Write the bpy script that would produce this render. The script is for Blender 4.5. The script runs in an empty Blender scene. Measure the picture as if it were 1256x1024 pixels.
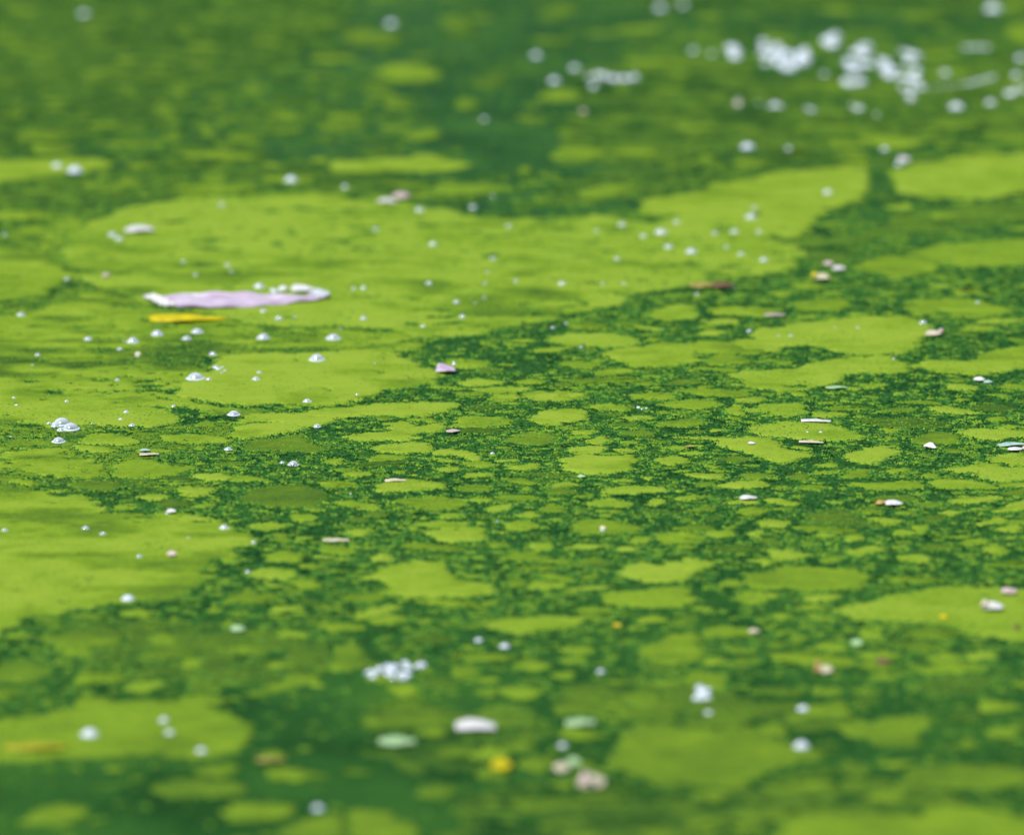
import bpy, math, random
import numpy as np
from mathutils.geometry import delaunay_2d_cdt
from mathutils import Vector

random.seed(7)
RNG = np.random.default_rng(11)
S = bpy.context.scene

# ------------------------------------------------------------------ camera
CAM_H = 0.97                       # metres above the water
PITCH = math.radians(12.8)
HALF = math.tan(math.radians(5.0)) # half the horizontal field
PW, PH = 1256.0, 1024.0
cam_d = bpy.data.cameras.new('camera')
cam = bpy.data.objects.new('camera', cam_d)
S.collection.objects.link(cam)
cam.location = (0, 0, CAM_H)
cam.rotation_euler = (math.pi / 2 - PITCH, 0, 0)
cam_d.sensor_width = 36.0
cam_d.lens = 18.0 / HALF
cam_d.clip_start = 0.05
cam_d.clip_end = 400.0
cam_d.dof.use_dof = True
cam_d.dof.focus_distance = CAM_H / (math.sin(PITCH) + 0.004)
cam_d.dof.aperture_fstop = 5.0
S.camera = cam


def at(px, py):
    """point of the water surface seen at a place of the photograph"""
    a = (px - PW / 2) / (PW / 2) * HALF
    b = -(py - PH / 2) / (PW / 2) * HALF
    dy = math.cos(PITCH) + b * math.sin(PITCH)
    dz = -math.sin(PITCH) + b * math.cos(PITCH)
    t = CAM_H / -dz
    return (a * t, dy * t)


def to_px(x, y):
    """world -> photograph, arrays"""
    f = y * math.cos(PITCH) + CAM_H * math.sin(PITCH)
    u = y * math.sin(PITCH) - CAM_H * math.cos(PITCH)
    return (PW / 2 + x / f / HALF * PW / 2, PH / 2 - u / f / HALF * PW / 2)


# ------------------------------------------------------------------ light
SUN_EL, SUN_AZ = math.radians(54), math.radians(-138)     # azimuth from +Y towards +X
W = bpy.data.worlds.new('World')
S.world = W
W.use_nodes = True
nt = W.node_tree
sky = nt.nodes.new('ShaderNodeTexSky')
sky.sky_type = 'NISHITA'
sky.sun_disc = False
sky.sun_elevation = SUN_EL
sky.sun_rotation = SUN_AZ
bg = nt.nodes['Background']
bg.inputs['Strength'].default_value = 0.12
nt.links.new(sky.outputs[0], bg.inputs['Color'])
sd = bpy.data.lights.new('sun', 'SUN')
sd.energy = 3.6
sd.angle = math.radians(0.5)
sd.color = (1.0, 0.96, 0.9)
sun = bpy.data.objects.new('sun', sd)
S.collection.objects.link(sun)
to_sun = Vector((math.sin(SUN_AZ) * math.cos(SUN_EL), math.cos(SUN_AZ) * math.cos(SUN_EL), math.sin(SUN_EL)))
sun.rotation_euler = to_sun.to_track_quat('Z', 'Y').to_euler()
sun.location = to_sun * 20
S.view_settings.view_transform = 'Standard'
S.view_settings.look = 'None'
S.view_settings.gamma = 1.0
S.view_settings.use_curve_mapping = False
S.view_settings.exposure = 0.0
S.cycles.max_bounces = 6
S.cycles.transparent_max_bounces = 12
S.cycles.caustics_reflective = False
S.cycles.caustics_refractive = False
S.cycles.use_adaptive_sampling = False
S.cycles.use_denoising = True

# ------------------------------------------------------------------ numpy noise
_perm = np.random.default_rng(3).random((512, 512))


def vnoise(x, y, seed=0):
    x = np.asarray(x, float) + seed * 17.13
    y = np.asarray(y, float) + seed * 9.71
    xi = np.floor(x).astype(int); yi = np.floor(y).astype(int)
    fx = x - xi; fy = y - yi
    fx = fx * fx * (3 - 2 * fx); fy = fy * fy * (3 - 2 * fy)
    g = lambda i, j: _perm[i % 512, j % 512]
    a = g(xi, yi) * (1 - fx) + g(xi + 1, yi) * fx
    b = g(xi, yi + 1) * (1 - fx) + g(xi + 1, yi + 1) * fx
    return (a * (1 - fy) + b * fy) * 2 - 1


def fbm(x, y, size, octs=4, seed=0, gain=0.5):
    v = 0; a = 1.0
    for k in range(octs):
        v = v + a * vnoise(np.asarray(x) / size, np.asarray(y) / size, seed + k * 5)
        size *= 0.45; a *= gain
    return v


# ------------------------------------------------------------------ materials
def new_mat(name):
    m = bpy.data.materials.new(name)
    m.use_nodes = True
    t = m.node_tree
    return m, t, t.nodes['Principled BSDF'], t.nodes.new, t.links.new


def noise(new, link, vec, scale, detail=3, rough=0.55):
    n = new('ShaderNodeTexNoise')
    n.inputs['Scale'].default_value = scale
    n.inputs['Detail'].default_value = detail
    n.inputs['Roughness'].default_value = rough
    link(vec, n.inputs['Vector'])
    return n.outputs['Fac']


def ramp(new, link, fac, stops):
    r = new('ShaderNodeValToRGB')
    e = r.color_ramp.elements
    while len(e) < len(stops):
        e.new(0.5)
    for i, (p, c) in enumerate(stops):
        e[i].position = p
        e[i].color = (*c, 1)
    link(fac, r.inputs['Fac'])
    return r.outputs['Color']


def algae_material():
    m, t, bs, new, link = new_mat('algae_film')
    geo = new('ShaderNodeNewGeometry')
    att = new('ShaderNodeAttribute'); att.attribute_name = 'tone'
    n1 = noise(new, link, geo.outputs['Position'], 22, 5)      # broad thin places
    n2 = noise(new, link, geo.outputs['Position'], 190, 4, 0.7)
    n3 = noise(new, link, geo.outputs['Position'], 900, 2, 0.7)
    mp = new('ShaderNodeMapping'); mp.inputs['Scale'].default_value = (.4, 1, 1)
    link(geo.outputs['Position'], mp.inputs['Vector'])
    n4 = noise(new, link, mp.outputs[0], 75, 4, .6)
    q = new('ShaderNodeMath'); q.operation = 'MULTIPLY_ADD'
    link(n4, q.inputs[0]); q.inputs[1].default_value = .42; q.inputs[2].default_value = -.21
    q2 = new('ShaderNodeMath'); q2.operation = 'ADD'
    link(q.outputs[0], q2.inputs[0]); link(att.outputs['Fac'], q2.inputs[1])
    a = new('ShaderNodeMath'); a.operation = 'MULTIPLY_ADD'
    link(n1, a.inputs[0]); a.inputs[1].default_value = 0.55; a.inputs[2].default_value = -0.285
    b = new('ShaderNodeMath'); b.operation = 'MULTIPLY_ADD'
    link(n2, b.inputs[0]); b.inputs[1].default_value = 0.46; link(a.outputs[0], b.inputs[2])
    c = new('ShaderNodeMath'); c.operation = 'MULTIPLY_ADD'
    link(n3, c.inputs[0]); c.inputs[1].default_value = 0.42; link(b.outputs[0], c.inputs[2])
    d = new('ShaderNodeMath'); d.operation = 'ADD'
    link(c.outputs[0], d.inputs[0]); link(q2.outputs[0], d.inputs[1])
    e = new('ShaderNodeMath'); e.operation = 'SUBTRACT'; e.use_clamp = True
    link(d.outputs[0], e.inputs[0]); e.inputs[1].default_value = 0.455
    col = ramp(new, link, e.outputs[0], [
        (0.0, (0.016, 0.068, 0.014)), (0.3, (0.062, 0.140, 0.020)),
        (0.55, (0.128, 0.232, 0.020)), (0.8, (0.215, 0.345, 0.023)), (1.0, (0.300, 0.430, 0.040))])
    link(col, bs.inputs['Base Color'])
    bs.inputs['Roughness'].default_value = 0.62
    bs.inputs['Specular IOR Level'].default_value = 0.015
    bp = new('ShaderNodeBump'); bp.inputs['Strength'].default_value = 0.6
    bp.inputs['Distance'].default_value = 0.0006
    link(c.outputs[0], bp.inputs['Height'])
    link(bp.outputs[0], bs.inputs['Normal'])
    return m


def crumb_material():
    m, t, bs, new, link = new_mat('algae_granules')
    att = new('ShaderNodeAttribute'); att.attribute_name = 'tone'
    geo = new('ShaderNodeNewGeometry')
    col = ramp(new, link, att.outputs['Fac'], [
        (0.0, (0.004, 0.026, 0.006)), (0.25, (0.014, 0.075, 0.017)), (0.5, (0.040, 0.165, 0.030)),
        (0.72, (0.105, 0.270, 0.035)), (0.9, (0.230, 0.400, 0.030)), (1.0, (0.075, 0.062, 0.018))])
    link(col, bs.inputs['Base Color'])
    bs.inputs['Roughness'].default_value = 0.4
    bs.inputs['Specular IOR Level'].default_value = 0.06
    return m


def water_material():
    m, t, bs, new, link = new_mat('pond_water')
    geo = new('ShaderNodeNewGeometry')
    n1 = noise(new, link, geo.outputs['Position'], 9, 4)
    n2 = noise(new, link, geo.outputs['Position'], 260, 3, 0.7)
    mx = new('ShaderNodeMath'); mx.operation = 'MULTIPLY_ADD'
    link(n2, mx.inputs[0]); mx.inputs[1].default_value = 0.7; link(n1, mx.inputs[2])
    sb = new('ShaderNodeMath'); sb.operation = 'SUBTRACT'; sb.use_clamp = True
    link(mx.outputs[0], sb.inputs[0]); sb.inputs[1].default_value = 0.35
    col = ramp(new, link, sb.outputs[0], [
        (0.15, (0.009, 0.042, 0.007)), (0.45, (0.020, 0.088, 0.015)), (0.62, (0.038, 0.130, 0.019)), (0.85, (0.064, 0.165, 0.016))])
    link(col, bs.inputs['Base Color'])
    bs.inputs['Roughness'].default_value = 0.3
    bs.inputs['IOR'].default_value = 1.33
    bs.inputs['Specular IOR Level'].default_value = 0.01
    bp = new('ShaderNodeBump'); bp.inputs['Strength'].default_value = 0.12
    bp.inputs['Distance'].default_value = 0.0012
    link(n2, bp.inputs['Height'])
    link(bp.outputs[0], bs.inputs['Normal'])
    return m


def plain(name, c, rough=0.55, sub=None, vary=0.12, scale=220, spec=0.4):
    m, t, bs, new, link = new_mat(name)
    geo = new('ShaderNodeNewGeometry')
    n = noise(new, link, geo.outputs['Position'], scale, 4)
    c2 = tuple(max(0, v * (1 - vary * 2.2)) for v in c)
    c3 = tuple(min(0.9, v * (1 + vary)) for v in c)
    link(ramp(new, link, n, [(0.3, c2), (0.7, c3)]), bs.inputs['Base Color'])
    bs.inputs['Roughness'].default_value = rough
    bs.inputs['Specular IOR Level'].default_value = spec
    if sub:
        bs.inputs['Subsurface Weight'].default_value = 0.25
        bs.inputs['Subsurface Radius'].default_value = (0.002, 0.0015, 0.001)
    return m


def lilac_material():
    m, t, bs, new, link = new_mat('lilac_petal')
    geo = new('ShaderNodeNewGeometry')
    mp = new('ShaderNodeMapping'); mp.inputs['Scale'].default_value = (.12, 1, 1)
    link(geo.outputs['Position'], mp.inputs['Vector'])
    n = noise(new, link, mp.outputs[0], 330, 4, .6)
    n2 = noise(new, link, geo.outputs['Position'], 60, 3)
    mx = new('ShaderNodeMath'); mx.operation = 'MULTIPLY_ADD'
    link(n2, mx.inputs[0]); mx.inputs[1].default_value = .6; link(n, mx.inputs[2])
    sb = new('ShaderNodeMath'); sb.operation = 'SUBTRACT'; sb.use_clamp = True
    link(mx.outputs[0], sb.inputs[0]); sb.inputs[1].default_value = .3
    link(ramp(new, link, sb.outputs[0], [(.3, (.50, .33, .50)), (.48, (.63, .50, .64)), (.62, (.76, .68, .76)), (.8, (.60, .46, .60))]), bs.inputs['Base Color'])
    bs.inputs['Roughness'].default_value = .5
    bp = new('ShaderNodeBump'); bp.inputs['Strength'].default_value = .5; bp.inputs['Distance'].default_value = .0008
    link(n, bp.inputs['Height']); link(bp.outputs[0], bs.inputs['Normal'])
    return m


def bubble_material(name, milk_sheen, gloss):
    m, t, bs, new, link = new_mat(name)
    out = t.nodes['Material Output']
    t.nodes.remove(bs)
    tr = new('ShaderNodeBsdfTransparent'); tr.inputs[0].default_value = (0.93, 0.98, 0.97, 1)
    gl = new('ShaderNodeBsdfGlossy'); gl.inputs['Roughness'].default_value = 0.15
    gl.inputs['Color'].default_value = (1, 1, 1, 1)
    df = new('ShaderNodeBsdfTranslucent'); df.inputs[0].default_value = (0.86, 0.9, 0.95, 1)
    df2 = new('ShaderNodeBsdfDiffuse'); df2.inputs[0].default_value = (0.83, 0.91, 0.99, 1)  # froth white, with sky sheen and sun glints painted in as diffuse colour
    dm = new('ShaderNodeMixShader'); dm.inputs[0].default_value = .15; link(df2.outputs[0], dm.inputs[1]); link(df.outputs[0], dm.inputs[2])
    lw = new('ShaderNodeLayerWeight'); lw.inputs['Blend'].default_value = 0.70
    f = new('ShaderNodeMath'); f.operation = 'MULTIPLY_ADD'; f.use_clamp = True
    link(lw.outputs['Facing'], f.inputs[0]); f.inputs[1].default_value = 0.75; f.inputs[2].default_value = gloss
    m1 = new('ShaderNodeMixShader'); link(f.outputs[0], m1.inputs[0]); link(tr.outputs[0], m1.inputs[1]); link(gl.outputs[0], m1.inputs[2])
    m2 = new('ShaderNodeMixShader')
    fm = new('ShaderNodeMath'); fm.operation = 'MULTIPLY_ADD'; fm.use_clamp = True
    link(lw.outputs['Facing'], fm.inputs[0]); fm.inputs[1].default_value = .8; fm.inputs[2].default_value = milk_sheen  # bright edge highlight painted in, whiter where the dome turns away
    link(fm.outputs[0], m2.inputs[0])
    link(m1.outputs[0], m2.inputs[1]); link(dm.outputs[0], m2.inputs[2])
    link(m2.outputs[0], out.inputs['Surface'])
    return m


M = {
    'algae': algae_material(), 'crumb': crumb_material(), 'water': water_material(),
    'lilac': lilac_material(),
    'white': plain('white_petal', (0.78, 0.78, 0.76), 0.5, True, 0.08),
    'cream': plain('cream_petal', (0.72, 0.66, 0.46), 0.55, True, 0.14),
    'icy': plain('bluish_white_petal', (0.64, 0.71, 0.78), 0.4, True, 0.08),
    'mustard': plain('muted_yellow_leaf', (0.42, 0.42, 0.02), 0.6, None, 0.15),
    'pink': plain('pink_petal', (0.68, 0.53, 0.50), 0.55, True, 0.18),
    'palegreen': plain('pale_green_leaf', (0.44, 0.66, 0.34), 0.5, True, 0.12),
    'yellow': plain('yellow_leaf', (0.72, 0.60, 0.006), 0.5, None, 0.12, 120),
    'orange': plain('orange_petal', (0.58, 0.36, 0.13), 0.5, None, 0.2),
    'brown': plain('brown_leaf', (0.20, 0.125, 0.06), 0.6, None, 0.3),
    'olivetan': plain('tan_leaf', (0.38, 0.34, 0.08), 0.6, None, 0.2),
    'blue': plain('pale_blue_green_leaf', (0.46, 0.66, 0.58), 0.35, None, 0.1),
    'bubble': bubble_material('bubble_film', 0.15, 0.20),
    'foam': bubble_material('foam_film', 0.85, 0.5),
    'rim': bubble_material('bubble_rim', 0.9, 0.35),
    'leafgreen': plain('bank_foliage', (0.035, 0.085, 0.022), 0.6, None, 0.3, 1.2),
    'soil': plain('bank_soil', (0.07, 0.065, 0.035), 0.9, None, 0.3, 3),
}


# ------------------------------------------------------------------ mesh helpers
def link_obj(name, mesh, parent=None, label=None, cat=None, group=None, kind=None):
    o = bpy.data.objects.new(name, mesh)
    S.collection.objects.link(o)
    if parent is not None:
        o.parent = parent
    if label: o['label'] = label
    if cat: o['category'] = cat
    if group: o['group'] = group
    if kind: o['kind'] = kind
    return o


def mesh_np(name, verts, tris, mat, tone=None, smooth=False):
    me = bpy.data.meshes.new(name)
    verts = np.asarray(verts, np.float32); tris = np.asarray(tris, np.int32)
    me.vertices.add(len(verts)); me.vertices.foreach_set('co', verts.ravel())
    me.loops.add(tris.size); me.loops.foreach_set('vertex_index', tris.ravel())
    me.polygons.add(len(tris))
    me.polygons.foreach_set('loop_start', np.arange(0, tris.size, 3, dtype=np.int32))
    me.polygons.foreach_set('loop_total', np.full(len(tris), 3, np.int32))
    if smooth:
        me.polygons.foreach_set('use_smooth', np.ones(len(tris), bool))
    me.update(calc_edges=True)
    if tone is not None:
        a = me.attributes.new('tone', 'FLOAT', 'POINT')
        a.data.foreach_set('value', np.asarray(tone, np.float32))
    me.materials.append(mat)
    return me


# ------------------------------------------------------------------ the pond and its bank
def grid_sheet(x0, x1, y0, y1, z):
    v = [(x0, y0, z), (x1, y0, z), (x1, y1, z), (x0, y1, z)]
    return v, [(0, 1, 2), (0, 2, 3)]


v, f = grid_sheet(-40, 40, -6, 16, 0)
link_obj('water', mesh_np('water', v, f, M['water']), label='dark green pond water full of fine algae', kind='structure')
# the far bank lies beyond the top of the frame; the water mirrors its bushes
bv, bf = [], []
nx = 60
for i in range(nx + 1):
    x = -60 + 120 * i / nx
    w = 0.6 * math.sin(i * 0.9) + 0.4 * math.sin(i * 2.3)
    for (yy, zz) in ((14.6 + w, -0.3), (15.3 + w, 0.35), (19, 0.8), (150, 1.5)):
        bv.append((x * (1 if yy < 100 else 4), yy, zz))
for i in range(nx):
    for k in range(3):
        a = i * 4 + k
        bf += [(a, a + 4, a + 5), (a, a + 5, a + 1)]
link_obj('far_bank', mesh_np('far_bank', bv, bf, M['soil']), kind='structure')
nl = 26000
clx = RNG.uniform(-26, 26, 260); cly = RNG.uniform(15.4, 19, 260); clz = RNG.uniform(0.3, 7.2, 260)
ci = RNG.integers(0, 260, nl)
c = np.stack([clx[ci] + RNG.normal(0, .75, nl), cly[ci] + RNG.normal(0, .5, nl), np.maximum(0.3, clz[ci] + RNG.normal(0, .6, nl))], 1)
d1 = RNG.normal(0, 1, (nl, 3)); d1 /= np.linalg.norm(d1, axis=1)[:, None]
d2 = np.cross(d1, RNG.normal(0, 1, (nl, 3))); d2 /= np.linalg.norm(d2, axis=1)[:, None]
s = RNG.uniform(.07, .2, (nl, 1))
vv = np.stack([c - d1 * s, c + d2 * s * .55, c + d1 * s, c - d2 * s * .55], 1).reshape(-1, 3)
b = np.arange(nl)[:, None] * 4
ff = np.concatenate([b + [[0, 1, 2]], b + [[0, 2, 3]]])
link_obj('bank_woods', mesh_np('bank_woods', vv, ff, M['leafgreen']), label='dense leafy woods along the far bank',
         cat='woods', kind='stuff')

# ------------------------------------------------------------------ occupancy of the water surface
RES = 0.001
GX0, GY0, GNX, GNY = -0.95, 2.75, 1900, 4100
OCC = np.zeros((GNY, GNX), np.uint8)


def fill_poly(P, value, arr=OCC):
    x = (P[:, 0] - GX0) / RES; y = (P[:, 1] - GY0) / RES
    x2 = np.roll(x, -1); y2 = np.roll(y, -1)
    r0 = max(0, int(math.ceil(y.min() - 0.5))); r1 = min(GNY - 1, int(y.max() - 0.5))
    for r in range(r0, r1 + 1):
        yc = r + 0.5
        k = ((y <= yc) & (y2 > yc)) | ((y2 <= yc) & (y > yc))
        if not k.any(): continue
        xs = np.sort(x[k] + (yc - y[k]) / (y2[k] - y[k]) * (x2[k] - x[k]))
        for i in range(0, len(xs) - 1, 2):
            a = max(0, int(round(xs[i]))); c_ = min(GNX, int(round(xs[i + 1])))
            if c_ > a: arr[r, a:c_] = value


def inside(P, X, Y):
    """even-odd test of points against polygon P"""
    res = np.zeros(len(X), bool)
    x1, y1 = P[:, 0], P[:, 1]
    x2, y2 = np.roll(x1, -1), np.roll(y1, -1)
    for i0 in range(0, len(X), 2000):
        xx = X[i0:i0 + 2000, None]; yy = Y[i0:i0 + 2000, None]
        k = ((y1 <= yy) & (y2 > yy)) | ((y2 <= yy) & (y1 > yy))
        dy_ = np.where(y2 == y1, 1e-12, y2 - y1)
        xi = x1 + (yy - y1) / dy_ * (x2 - x1)
        res[i0:i0 + 2000] = ((k & (xx < xi)).sum(1) % 2) == 1
    return res


def smooth_closed(P, step):
    n = len(P); out = []
    for i in range(n):
        p0, p1, p2, p3 = P[i - 1], P[i], P[(i + 1) % n], P[(i + 2) % n]
        m_ = max(2, int(np.linalg.norm(p2 - p1) / step))
        t = (np.arange(m_) / m_)[:, None]
        out.append(0.5 * (2 * p1 + (p2 - p0) * t + (2 * p0 - 5 * p1 + 4 * p2 - p3) * t * t + (3 * p1 - p0 - 3 * p2 + p3) * t ** 3))
    return np.concatenate(out)


def roughen(P, amp, seed):
    x, y = P[:, 0], P[:, 1]
    dx = (fbm(x, y, 0.045, 3, seed, 0.62) * 0.006 + fbm(x, y, 0.009, 4, seed + 40, 0.8) * 0.0040) * amp
    dy = (fbm(x, y, 0.045, 3, seed + 80, 0.62) * 0.007 + fbm(x, y, 0.009, 4, seed + 120, 0.8) * 0.0040) * amp
    return np.stack([x + dx, y + dy], 1)


def star(cx, cy, R, n, rough, asp=1.0, rot=0.0):
    th = np.arange(n) / n * 2 * np.pi
    r = np.ones(n)
    for k in range(2, 7):
        r += rough * RNG.normal() / k ** 0.8 * np.cos(k * th + RNG.uniform(0, 6.28))
    r += rough * 0.45 * RNG.normal(0, 1, n) * (0.5 if n < 12 else 0.35)
    r = np.clip(r, 0.35, 1.8) * R
    X = r * np.cos(th) * math.sqrt(asp); Y = r * np.sin(th) / math.sqrt(asp)
    c_, s_ = math.cos(rot), math.sin(rot)
    return np.stack([cx + X * c_ - Y * s_, cy + X * s_ + Y * c_], 1)


# ------------------------------------------------------------------ traced mats
FR = {'a': (0, 480), 'b': (420, 480), 'c': (836, 480), 'd': (0, 240), 'e': (420, 240), 'f': (836, 240),
      'g': (0, 740), 'h': (420, 740), 'i': (836, 740), 't': (0, 0), 'u': (420, 0), 'v': (836, 0)}
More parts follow.
